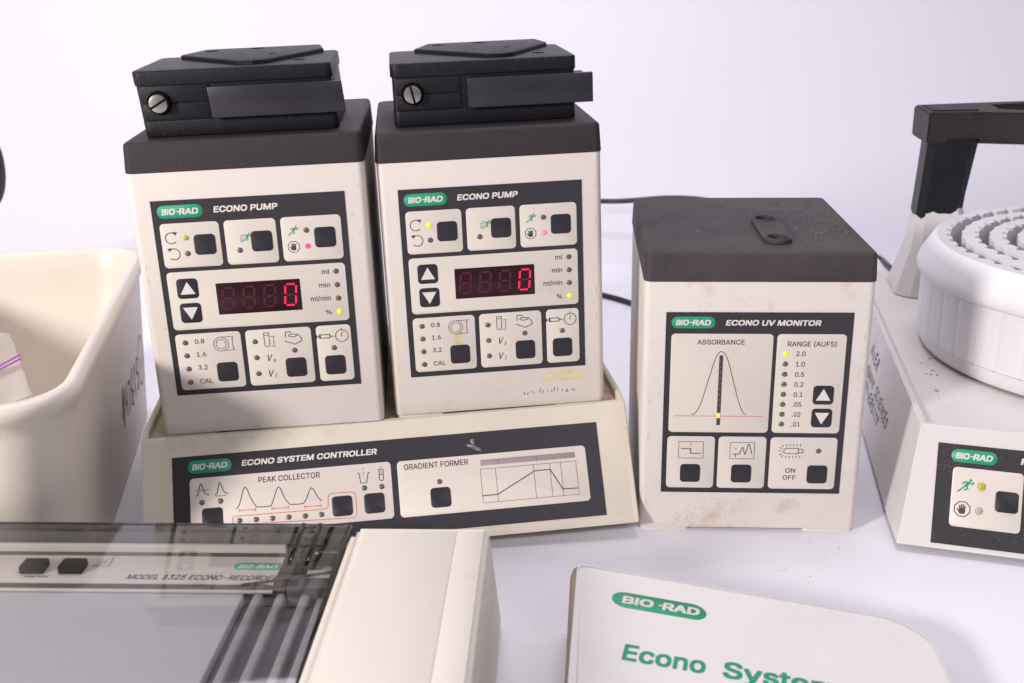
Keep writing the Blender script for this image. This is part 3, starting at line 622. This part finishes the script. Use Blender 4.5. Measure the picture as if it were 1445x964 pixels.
# handwriting on the side wall
ms = basis(P1 - Vector((.45, .8, 0)), -uS, T1 - P1); HS = Panel(fc, ms @ Matrix.Translation((0, 0, .00035)), 'pen')
FONT = {'M': [[(0, 0), (.1, 1), (.45, .3), (.8, 1), (.9, 0)]], 'I': [[(.3, 0), (.35, 1)]], 'E': [[(.7, 1), (.05, 1), (0, 0), (.7, .02)], [(.03, .5), (.55, .52)]], 'R': [[(0, 0), (.08, 1), (.6, .9), (.6, .6), (.05, .5), (.7, 0)]],
        'S': [[(.65, .85), (.35, 1), (.05, .75), (.6, .35), (.4, 0), (0, .12)]], 'U': [[(0, 1), (.05, .15), (.35, 0), (.6, .2), (.65, 1)]], 'N': [[(0, 0), (.05, 1), (.6, 0), (.7, 1)]], 'V': [[(0, 1), (.35, 0), (.7, 1)]],
        'T': [[(.35, 0), (.4, 1)], [(0, 1), (.75, .97)]], 'Y': [[(0, 1), (.35, .5), (.7, 1)], [(.35, .5), (.25, -.1)]], 'C': [[(.65, .85), (.3, 1), (0, .5), (.25, 0), (.65, .12)]], 'A': [[(0, 0), (.35, 1), (.7, 0)], [(.12, .35), (.58, .35)]],
        '#': [[(.15, -.1), (.35, 1.1)], [(.5, -.1), (.7, 1.1)], [(0, .65), (.85, .8)], [(-.05, .25), (.8, .4)]], '4': [[(.1, 1), (0, .45), (.7, .5)], [(.55, 1), (.5, 0)]], '7': [[(0, 1), (.65, 1), (.25, 0)]], '6': [[(.55, 1), (.1, .5), (.15, .05), (.5, 0), (.6, .35), (.1, .45)]],
        '1': [[(.25, 0), (.35, 1)]], '5': [[(.65, 1), (.15, 1), (.1, .55), (.55, .5), (.5, .05), (0, .05)]], 'W': [[(0, 1), (.2, 0), (.45, .7), (.7, 0), (.95, 1)]]}
def hand_write(P, s, x, y, h, adv, mt, w, name='handwriting', lay=.1, seed=1):
    rnd = random.Random(seed); L = []
    for ch in s:
        if ch in FONT:
            k = rnd.uniform(.88, 1.1); dy = rnd.uniform(-.08, .08) * h
            for st in FONT[ch]: L.append([(x + a * adv * .78 + .15 * b * h * .3, y + dy + b * h * k) for a, b in st])
        x += adv
    P.stroke(L, w, mt, name, lay)
hand_write(HS, 'MIER', -196, 50.5, 8.5, 11.5, 'pen', 1.4, seed=2)
hand_write(HS, 'SUNNY SCIENCES', -190, 36.5, 7.5, 8.6, 'pen', 1.3, seed=3)
hand_write(HS, 'UNIVERSITY', -186, 25.5, 7.5, 8.8, 'pen', 1.3, seed=5)
# dark crumbs on the deck
rnd = random.Random(21); bm = NB()
for px in ((.300, .79), (.303, .775), (.296, .768), (.299, .767), (.303, .765), (.288, .72), (.31, .80), (.322, .66), (.36, .645), (.292, .735)):
    s = rnd.uniform(.0005, .0011); xf2 = Matrix.Translation((px[0], px[1], .0726)) @ Matrix.Rotation(rnd.uniform(0, 3), 4, 'Z') @ Matrix.Diagonal((s * 1.7, s, s * .6, 1))
    bmesh.ops.create_icosphere(bm, subdivisions=1, radius=1, matrix=xf2)
o = FCo('crumbs', bm, 'grime'); o['kind'] = 'stuff'
# rear pillar, black sleeve with zigzag hem, hollow arm
def oct(cx, cy, hx, hy, z, yaw=-10, ch=.3):
    q = [(hx, hy * (1 - ch)), (hx * (1 - ch), hy), (-hx * (1 - ch), hy), (-hx, hy * (1 - ch)), (-hx, -hy * (1 - ch)), (-hx * (1 - ch), -hy), (hx * (1 - ch), -hy), (hx, -hy * (1 - ch))]
    c_, s_ = cos(R(yaw)), sin(R(yaw)); return [(cx + a * c_ - b * s_, cy + a * s_ + b * c_, z) for a, b in q]
bm = NB(); loft(bm, [oct(.379, .985, .038, .036, .073), oct(.3765, .985, .0245, .026, .115), oct(.3735, .985, .0175, .0195, .152)]); pil = FCo('pillar', bm, 'white', 30)
bm = NB(); xs = .3815
# hem: zigzag ring built from subdivided octagon
def ringN(cx, cy, hx, hy, z, zz=None):
    o8 = oct(cx, cy, hx, hy, z); out = []
    for i in range(8):
        a, b = Vector(o8[i]), Vector(o8[(i + 1) % 8])
        for k in range(12): out.append(a.lerp(b, k / 12))
    if zz: out = [Vector((p.x, p.y, p.z + zz(i))) for i, p in enumerate(out)]
    return out
r0 = ringN(.3722, .985, .0187, .0205, .143, None)
r0 = [Vector((p.x, p.y, .1440 + .0046 * (abs((((p.x - .3722) / .0180) + 10.5) % 1 - .5) * 4 - 1))) for p in r0]
loft(bm, [r0, ringN(.3735, .985, .0187, .0205, .160), ringN(.3780, .985, .0205, .0205, .208)]); FCo('pillar_sleeve', bm, 'head', 30)
bm = NB()
# arm: collar round the sleeve top and open channel reaching right and towards the viewer
def prism(bm, P, z0, z1): loft(bm, [[(a, b, z0) for a, b in P], [(a, b, z1) for a, b in P]])
arm = [(.351, .965), (.398, .968), (.44, .955), (.60, .89), (.60, .898), (.445, .968), (.415, .984), (.420, 1.014), (.60, 1.048), (.60, 1.056), (.412, 1.026), (.356, 1.018)]
prism(bm, arm, .2040, .2305); bmesh.ops.bevel(bm, geom=bm.edges[:], offset=.0015, segments=2, affect='EDGES'); am = FCo('arm', bm, 'cap', 30)
bm = NB(); prism(bm, [(.357, .974), (.396, .975), (.402, 1.010), (.361, 1.010)], .2306, .2316); FCo('arm_cap', bm, 'cap', 30, None)

# ------------------------------------------------------------------ tube reel (lifts off the collector)
RC = Vector((.457, .808, 0)); ZB = .0735
rl = empty('tube_reel', Matrix.Translation((RC.x, RC.y, ZB)), 'round white reel with concentric notched tube rings on the collector', 'tube rack')
def rev(bm, prof, n=96, cap=False, fac=None):
    L = []
    for i in range(n):
        a = 2 * pi * i / n; L.append([bm.verts.new(((r + (fac(i, z) if fac else 0)) * cos(a), (r + (fac(i, z) if fac else 0)) * sin(a), z)) for r, z in prof])
    for i in range(n):
        A, B = L[i], L[(i + 1) % n]
        for j in range(len(prof) - 1): bm.faces.new((A[j], B[j], B[j + 1], A[j + 1]))
bm = NB(); rev(bm, [(.137, .001), (.1435, .0008), (.1462, .006), (.1465, .012)], 192); obj('drum_foot', bm, 'reel', rl, 40)
bm = NB(); rev(bm, [(.1462, .0122), (.1475, .0126), (.1478, .052), (.1465, .060)], 384, fac=lambda i, z: -.0005 if i % 8 == 0 else 0); obj('drum_wall', bm, 'reel', rl, 15)
bm = NB(); rev(bm, [(.1470, .0555), (.1502, .0560), (.1516, .0580), (.1518, .0612), (.1500, .0665), (.1445, .0755), (.1420, .0795), (.1400, .0812), (.1385, .0815)], 128); obj('drum_rim', bm, 'reel', rl, 60)
bm = NB(); rev(bm, [(.0005, .0250), (.1384, .0252)], 64); obj('drum_floor', bm, 'reel', rl)
for ro, th, cnt, off in ((.1386, .0060, 48, 0), (.1205, .0078, 42, 2), (.1010, .0078, 34, 4), (.0815, .0078, 26, 1)):
    bm = NB(); sub = 6; n = cnt * sub; zt = .0812 if ro < .13 else .0816; z0 = .0253; A = []
    for i in range(n):
        a = 2 * pi * (i + off) / n; ph = i % sub
        ri = ro - th - (.0034 if ph in (0, 1, 2, 3) else 0.0); rq = ro + (0 if ro > .13 else (.0010 if ph in (4, 5) else 0))
        A.append([bm.verts.new((r * cos(a), r * sin(a), z)) for r, z in ((rq, z0), (rq, zt), (ri, zt), (ri, z0))])
    for i in range(n):
        p, q = A[i], A[(i + 1) % n]
        for j in range(4):
            if ro > .13 and j == 0: continue
            bm.faces.new((p[j], q[j], q[(j + 1) % 4], p[(j + 1) % 4]))
    obj('tooth_ring', bm, 'reel', rl, 20)
bm = NB(); rev(bm, [(.022, .0253), (.022, .070), (.018, .074), (.0005, .074)], 48); obj('hub', bm, 'reel', rl, 40)

# ------------------------------------------------------------------ chart recorder at lower left
HR = .078
DZ = .018; yawR = -2.5
O = Vector((-.0134, .5352, 0)); mR = Matrix.Translation(O) @ Matrix.Rotation(R(yawR), 4, 'Z')
rc = empty('chart_recorder', mR, 'flat chart recorder with smoked lid and cream side block in the near left corner', 'chart recorder')
# local: x to the left is negative; y towards viewer negative
bm = NB(); rb = NB()
rbw = .0690
prof = [(0.0, .0), (0.0, 0)]
# right block with slanted back and leaning right side
def blk(bm, x0, x1, y0, y1, z0, z1, bx0, bx1, by1, r=.003):
    vs = [(bx0, y0, z0), (bx1, y0, z0), (bx1, by1, z0), (bx0, by1, z0), (x0, y0, z1), (x1, y0, z1), (x1, y1, z1), (x0, y1, z1)]
    V = [bm.verts.new(v) for v in vs]
    for f in ((0, 1, 2, 3), (7, 6, 5, 4), (0, 4, 5, 1), (1, 5, 6, 2), (2, 6, 7, 3), (3, 7, 4, 0)): bm.faces.new([V[i] for i in f])
    bmesh.ops.bevel(bm, geom=[e for e in bm.edges], offset=r, segments=3, affect='EDGES')
blk(bm, -rbw, .0, -.36, 0, .003, HR, -rbw, .0040, .030, .0022)
obj('side_block', bm, 'rec', rc, 40)
bm = NB(); box(bm, -.0645, -.0165, -.35, -.0045, HR - .0005, HR + .0004, .0003); obj('side_block_cover', bm, 'rec', rc, 40)
bm = NB(); box(bm, -.0158, -.0022, -.35, -.0045, HR - .0005, HR + .0004, .0003); obj('edge_strip', bm, 'rec', rc, 40)
bm = NB(); box(bm, -.0725, -.0694, -.355, -.0030, .036, HR - .004, .0008); obj('inner_wall', bm, 'rec', rc, 40)
XL = -.42
bm = NB(); box(bm, XL, -.0735, -.36, .0110, .003, .026 + DZ, .001); obj('base', bm, 'rec', rc, 30)
def ibox(bm, x0, x1, y0, y1, z0, z1, *a): return box(bm, x0, x1, y0, y1, z0 + DZ, z1 + DZ, *a)
# bay floor pieces, seen through lid: rear ledge, pale bar, label strip, platen, rails
bm = NB(); ibox(bm, XL + .003, -.0740, .0042, .0080, .026, .0540, .001); obj('rear_wall', bm, 'bay', rc, 30)
bm = NB(); ibox(bm, XL + .004, -.1080, .0004, .0034, .0262, .0478, .0006); obj('trim_bar', bm, 'strip', rc, 30)
def L2(px, py, h):
    h += DZ  # local xy of a point seen at px,py lying at height h
    d = FW + RT * ((px - 722.5) / FPX) - UP * ((py - 482) / FPX); q = CP + d * ((h - CP.z) / d.z); return mR.inverted() @ q
zs = .0450
ys0 = L2(0, 822, zs).y; ys1 = L2(0, 781, zs).y; xr = L2(410, 800, zs).x
ysA = (L2(200, 820, zs).y + L2(330, 826, zs).y) / 2; ysB = (L2(60, 782, zs).y + L2(330, 787, zs).y) / 2
bm = NB(); ibox(bm, XL + .005, xr + .002, ysA - .0045, .0002, .0262, zs - .0008, .0008); sb = obj('strip_base', bm, 'bay', rc, 30)
bm = NB(); ibox(bm, XL + .006, xr - .005, ysA, ysB, zs - .0010, zs, .0002); ls = obj('label_strip', bm, 'strip', rc, 30)
PR = Panel(rc, Matrix.Translation((0, 0, zs + DZ + .0001 - .0005)), 'strip'); PR.root = ls
t0 = L2(178, 815, zs); t1 = L2(392, 822, zs); ty = (t0.y + t1.y) / 2
PR.text('MODEL 1325 ECONO-RECORDER', t0.x * 1000, ty * 1000, (t1.x - t0.x) * 1000, 4.6, 'print', .2, .014, .52)
g0 = L2(330, 800, zs); g1 = L2(398, 801, zs); PR.logo(g0.x * 1000, (g0.y + g1.y) * 500 + .5, (g1.x - g0.x) * 1000, 7.2, 'green2', 'pale', .5)
w0 = L2(131, 799, zs); w1 = L2(151, 799, zs); ax, bx_, ay = w0.x * 1000, w1.x * 1000, w0.y * 1000
PR.stroke([[(ax, ay), (bx_ + 1, ay), (bx_ + .5, ay + 9), (ax, ay)]], .5, 'print', 'warning_triangle', .54); PR.stroke([[((ax + bx_) / 2 + 1.8, ay + 4.6), ((ax + bx_) / 2 + 1.6, ay + 2.2)]], .5, 'print', 'warning_triangle', .54)
for px in (38, 93):
    q0 = L2(px - 16, 793, zs + .008); bm = NB(); ibox(bm, q0.x, q0.x + .0125, q0.y + .001, q0.y + .011, zs, zs + .0045, .0010); obj('switch', bm, 'hole', rc, 30)
q = L2(22, 808, zs); PR.stroke([[(q.x * 1000, q.y * 1000), (q.x * 1000 + 4, q.y * 1000)], [(q.x * 1000 + 2, q.y * 1000 + .1), (q.x * 1000 + 2, q.y * 1000 + 3)]], .5, 'print', 'ground_symbol', .52)
q = L2(82, 808, zs); PR.text('V', q.x * 1000, q.y * 1000, 3, 3, 'print', .2, 0, .52); q = L2(33, 815, zs); PR.text('max 42V', q.x * 1000, q.y * 1000, 13, 2.0, 'print', .2, 0, .52)
yp = ysA - .0050
bm = NB(); ibox(bm, XL + .005, L2(338, 850, .043).x, -.170, yp, .0262, .0430, .001); obj('chart_platen', bm, 'platen', rc, 30)
bm = NB(); ibox(bm, XL + .006, xr - .004, yp - .0016, yp + .0001, .0432, .0446, .0004); obj('platen_trim', bm, 'strip', rc, 30)
bm = NB(); ibox(bm, L2(346, 850, .0400).x, -.0760, -.168, yp - .007, .0262, .0395, .001); obj('rail_bed', bm, 'rail_bed', rc, 30)
for k, (a, b, zz) in enumerate(((352, 338, .0440), (385, 366, .0440), (420, 393, .0455), (445, 415, .0440))):
    q = L2(a, 850, zz); bm = NB(); ibox(bm, q.x, q.x + .0048, -.170, yp - .002, .0264, zz, .0014, 3); obj('carriage_rail', bm, 'rail', rc, 30)
bm = NB(); ibox(bm, xr + .004, -.0745, yp - .006, yp + .004, .0264, .050, .0015); obj('rail_end_block', bm, 'bay', rc, 30)
bm = NB(); ibox(bm, xr + .009, -.0748, yp + .0055, -.004, .0264, .0440, .0012); obj('corner_cover', bm, 'strip', rc, 30)
# hinge seen at the back
for px in (.0,):
    q = L2(448, 782, .050); bm = NB(); ibox(bm, q.x - .010, q.x + .004, q.y - .006, q.y + .014, .040, .0535, .003); obj('lid_hinge', bm, 'smoke_edge', rc, 30)
    bm = NB(); cyl(bm, 0, 0, -.011, .011, .0045, n=20); xf(bm, Matrix.Translation((q.x + .004, q.y - .002, .049 + DZ)) @ Matrix.Rotation(R(90), 4, 'Y')); obj('hinge_pin', bm, 'smoke_edge', rc, 40)
# arm / pen wire
bm = NB(); a = L2(340, 826, .0475); b = L2(478, 806, .0475); a.z = b.z = .0475 + DZ; tube(bm, [a, b], .0008, 6); obj('pen_wire', bm, 'bay', rc, 40)
bm = NB(); box(bm, XL + .002, -.0735, -.358, -.171, .026 + DZ, .0655, .002); obj('front_deck', bm, 'rec', rc, 30)
# smoked lid: top sheet with darker edges
LT = Matrix.Translation((0, .0055, HR - .003)) @ Matrix.Rotation(R(3.5), 4, 'X') @ Matrix.Translation((0, -.0055, -HR + .003))
bm = NB(); box(bm, XL, -.0732, -.160, .0068, HR - .0048, HR - .0022, .0004); xf(bm, Matrix.Translation((0, .0055, HR - .003)) @ Matrix.Rotation(R(3.5), 4, 'X') @ Matrix.Translation((0, -.0055, -HR + .003))); lid = obj('smoked_lid', bm, 'smoke', rc, 30)
bm = NB(); box(bm, -.0762, -.0731, -.1595, .0063, HR - .0120, HR - .0021, .0005); xf(bm, LT); obj('lid_side_flange', bm, 'smoke_edge', lid, 30)
bm = NB(); box(bm, XL, -.0764, .0044, .0074, HR - .0140, HR - .0021, .0005); obj('lid_rear_flange', bm, 'smoke_edge', lid, 30)
for px in (418, 442):
    q = L2(px, 760, HR - DZ); bm = NB(); box(bm, q.x - .0012, q.x + .0010, -.030, .0060, HR - .0021, HR - .0008, .0004); xf(bm, LT); obj('lid_rib', bm, 'smoke_edge', lid, 30)

# ------------------------------------------------------------------ ring binder at lower centre
bA, bB = Vector((.0341, .5541, .045)), Vector((.1962, .538, .020))
mB_ = basis(bA, bB - bA, (.0986, .995, 0)); bi = empty('ring_binder', mB_, 'white vinyl manual binder with green lettering lying in the foreground', 'binder')
def binder_outline(w, h, rl, rr, z, ox=0):
    P = []
    for i in range(5): a = R(180 - 90 * i / 4); P.append((ox + rl + rl * cos(a), -rl + rl * sin(a), z))
    for i in range(11): a = R(90 - 90 * i / 10); P.append((w - rr + rr * cos(a), -rr + rr * sin(a), z))
    P += [(w, -h, z), (ox, -h, z)]; return P
bm = NB(); loft(bm, [binder_outline(.190, .26, .004, .026, -.0024), binder_outline(.1905, .2603, .0042, .0264, -.0012), binder_outline(.190, .26, .004, .026, 0)]); obj('front_cover', bm, 'binder', bi, 50)
bm = NB(); P_ = binder_outline(.190, .26, .004, .026, 0); V1 = [bm.verts.new((a, b, .0002)) for a, b, c in P_]
cx_, cy_ = .09, -.13; V2 = [bm.verts.new((a + (-.0012 if a > .1 else .0012), b + (-.0012), .00035)) for a, b, c in P_]
for i in range(len(P_) - 1): bm.faces.new((V1[i], V1[i + 1], V2[i + 1], V2[i]))
obj('welded_seam', bm, 'binder', bi)
# world-space spine, back cover and pages, expressed in binder space
inv = mB_.inverted()
def binX(name, bm, mt, sm=40): xf(bm, inv); return obj(name, bm, mt, bi, sm)
uh = Vector((cos(R(-4.5)), sin(R(-4.5)), 0)); vh = Vector((-uh.y, uh.x, 0)) * -1
bm = NB(); L = []
for t in (0, .26):
    o_ = Vector((bA.x, bA.y, 0)) + vh * t
    L.append([o_ + uh * a + Vector((0, 0, z)) for a, z in ((.002, .0446), (-.0022, .0420), (-.0040, .036), (-.0046, .022), (-.0040, .008), (-.0020, .002), (.002, .0002), (.0022, .003), (-.0010, .009), (-.0018, .022), (-.0012, .036), (.002, .0425))])
loft(bm, L); binX('spine', bm, 'binder_edge')
bm = NB(); o_ = Vector((bA.x, bA.y, 0)); q = [o_ + uh * .003, o_ + uh * .190, o_ + uh * .190 + vh * .26, o_ + uh * .003 + vh * .26]
loft(bm, [[p + Vector((0, 0, .0002)) for p in q], [p + Vector((0, 0, .0026)) for p in q]]); binX('back_cover', bm, 'binder')
bm = NB(); q = [o_ + uh * .010 + vh * .006, o_ + uh * .172 + vh * .006, o_ + uh * .172 + vh * .25, o_ + uh * .010 + vh * .25]
loft(bm, [[p + Vector((0, 0, .0028)) for p in q], [q[0] + Vector((0, 0, .036)), q[1] + Vector((0, 0, .0165)), q[2] + Vector((0, 0, .0165)), q[3] + Vector((0, 0, .036))]]); binX('pages', bm, 'paper')
PBn = Panel(bi, Matrix.Identity(4) @ Matrix.Translation((0, 0, -.00015)), 'binder')
xs_, ys_ = 1.0, 1.0
# the mark and the title run slightly downhill from the cover's top edge in plan
PBn.m = Matrix.Translation((.0196, -.0285, -.00015)) @ Matrix.Rotation(R(0), 4, 'Z')
PBn.plate('logo', 'green', 24.6, 0, 49.6, 14.8, 7.3, .3, .03)
PBn.text('BIO', 4.8, -3.7, 17.6, 7.4, 'pale', .16, .034, .50); PBn.text('RAD', 26.0, -3.7, 20.5, 7.4, 'pale', .16, .034, .50)
PBn.poly([(24.2, -.6), (27.9, -.6), (28.1, .6), (24.4, .6)], 'pale', 'logo_dash', .55)
PBn.text('Econo', 5.0, -53.8, 42, 13.6, 'green', .14, .018, .36); PBn.text('System', 53.6, -53.8, 57, 13.6, 'green', .14, .018, .36)

# ------------------------------------------------------------------ deep plastic bin at far left
hb = .138; yawb = 9.7
cr = Vector((-.276, .673, 0)); d = Vector((cos(R(yawb)), sin(R(yawb)), 0)); e = Vector((-d.y, d.x, 0))
Ob = Vector((-.2790, .640, 0)); mb = Matrix.Translation(Vector((-.2365, .566, 0))) @ Matrix.Rotation(R(yawb), 4, 'Z')
# local frame: right outer wall at x=0, front outer wall at y=0
bn = empty('plastic_bin', mb, 'deep cream plastic bin with rolled rim and marker number on its right side', 'bin')
bw, bd = .200, .365
def bring(ins, z, r): return [(a, b, z) for a, b in rrpts(bw - 2 * ins, bd - 2 * ins, max(r, .004), 10, -bw / 2, bd / 2)]
bm = NB()
loops = [bring(.0150, 0, .034), bring(.0120, .0035, .036), bring(.006, hb - .022, .038), bring(.0055, hb - .014, .038), bring(.0010, hb - .0095, .041), bring(0, hb - .005, .042), bring(.0012, hb - .0012, .041), bring(.0045, hb, .039), bring(.0085, hb - .0008, .036), bring(.0108, hb - .005, .034), bring(.012, hb - .02, .033), bring(.028, .014, .034), bring(.036, .005, .028)]
loft(bm, loops); obj('bin_shell', bm, 'bin', bn, 60)
# writing on the right wall: runs from front to back
wn = basis(Vector((-(.006 + .0533 * (hb - .022 - .030)), .040, .030)), Vector((0, 1, 0)), Vector((.0533, 0, 1))); PW = Panel(bn, wn @ Matrix.Translation((0, 0, .0004)), 'pen')
PWx = 5
hand_write(PW, '#47615', 160, 12, 25, 15, 'pen', 2.4, seed=8)
PW.stroke([[(262 + 13 * cos(R(t)), 28 + 20 * sin(R(t))) for t in range(0, 361, 18)]], 1.6, 'purple', 'handwriting', .1)
hand_write(PW, 'W', 255, 20, 14, 17, 'purple', 1.4, seed=9)
# zip bag slumped in the bin
bag = empty('zip_bag', Matrix.Translation((-.33, .70, .06)), 'clear zip bag with purple closure stripe slumped in the bin', 'plastic bag')
def BY(px, py, Y):
    d_ = FW + RT * ((px - 722.5) / FPX) - UP * ((py - 482) / FPX); return CP + d_ * (Y / d_.y)
Tl, Tr, Br, Bl = BY(-60, 470, .700), BY(12, 470, .708), BY(46, 556, .706), BY(-60, 620, .690)
bm = NB(); n = 10; G = []
for i in range(n + 1):
    row = []
    for j in range(n + 1):
        a = Tl.lerp(Tr, i / n); b = Bl.lerp(Br, i / n); p = a.lerp(b, j / n); p.y += .0012 * sin(i * .7 + j * .4) + .0005 * sin(j * 2.3 + i)
        row.append(bm.verts.new(p - Vector((-.33, .70, .06))))
    G.append(row)
for i in range(n):
    for j in range(n): bm.faces.new((G[i][j], G[i][j + 1], G[i + 1][j + 1], G[i + 1][j]))
bf = obj('bag_film', bm, 'bag', bag, 60); so = bf.modifiers.new('s', 'SOLIDIFY'); so.thickness = .0006
for dz_ in (0, 5):
    a, b = BY(-50, 543 + dz_, .696), BY(29, 500 + dz_ * 1.2, .700); bm = NB(); tube(bm, [a - Vector((-.33, .70, .06)), b - Vector((-.33, .70, .06))], .0007, 6); obj('closure_strip', bm, 'purple', bag, 40)

# ------------------------------------------------------------------ black cables behind the machines
def ONC(px, py, Y): return BY(px, py, Y)
bm = NB()
A = [Vector((.02, 1.02, .0032)), Vector((.06, 1.14, .0032)), Vector((.099, 1.214, .0034)), Vector((.1248, 1.185, .0034)), Vector((.17, 1.12, .0033)), Vector((.25, 1.05, .0033)), Vector((.30, 1.09, .0033))]
a1 = BY(848, 420, 1.21); 
tube(bm, catmull([(-.06, 1.27, .0032), (.02, 1.262, .0032), (.07, 1.238, .0032), (.0998, 1.2113, .0032), (.1248, 1.184, .0032), (.16, 1.13, .0032), (.21, 1.05, .0032), (.24, .98, .0032)], 6), .0029, 10)
tag(obj('power_cable', bm, 'cable', None, 60), 'lower black cable on the table between right pump and monitor', 'cable')
bm = NB(); P_ = [BY(790, 283, 1.46), BY(848, 284, 1.46), BY(875, 284, 1.455), BY(905, 282, 1.45), BY(940, 279.5, 1.44), BY(985, 281, 1.42), BY(1020, 289, 1.41), BY(1080, 315, 1.40), BY(1180, 345, 1.38), BY(1236, 362, 1.37), BY(1252, 374, 1.32), BY(1275, 392, 1.25)]
tube(bm, catmull(P_, 6), .0033, 10); tag(obj('power_cable', bm, 'cable', None, 60), 'upper black cable running behind the monitor top', 'cable')
# thick black disc standing in for an unidentified dark round edge at far left
bm = NB(); n = 40; c0 = BY(-28, 235, 1.25)
loft(bm, [[(r * cos(2 * pi * k / n), y, r * 2.0 * sin(2 * pi * k / n)) for k in range(n)] for r, y in ((.0200, -.008), (.0246, -.006), (.0255, 0), (.0246, .006), (.0200, .008))])
k_ = NB(); 
ro = obj('black_disc', bm, 'ring', None, 40); ro.location = c0
tag(ro, 'black oval rim poking in at the left edge above the bin', 'black disc')
st = NB(); tube(st, [(0, 0, -.04), (-.01, 0, -c0.z + .004)], .006, 10); obj('stand', st, 'ring', ro, 40)
st = NB(); cyl(st, -.01, 0, -c0.z, -c0.z + .006, .04); obj('stand_base', st, 'ring', ro, 40)

Pt = Panel(None, Matrix.Translation((0, 0, .00005)), 'print'); rnd = random.Random(77); L = []
for _ in range(26):
    x, y, a, l = rnd.uniform(-10, 380), rnd.uniform(430, 700), rnd.uniform(0, 3.1), rnd.uniform(1, 7); L.append([(x, y), (x + l * cos(a), y + l * sin(a)), (x + l * 1.6 * cos(a + .3), y + l * 1.6 * sin(a + .3))])
o = Pt.stroke(L, .16, 'grey', 'table_scratches', .02); o['kind'] = 'stuff'
# crumbs on the table
bm = NB(); rnd = random.Random(33)
for _ in range(16):
    x, y = rnd.uniform(-.0, .34), rnd.uniform(.56, .68)
    s = rnd.uniform(.0002, .00042); bmesh.ops.create_icosphere(bm, subdivisions=1, radius=1, matrix=Matrix.Translation((x, y, s * .5)) @ Matrix.Diagonal((s * rnd.uniform(1, 2), s, s * .7, 1)))
o = obj('table_crumbs', bm, 'grime'); o['kind'] = 'stuff'
bpy.data.objects.remove(FO_)
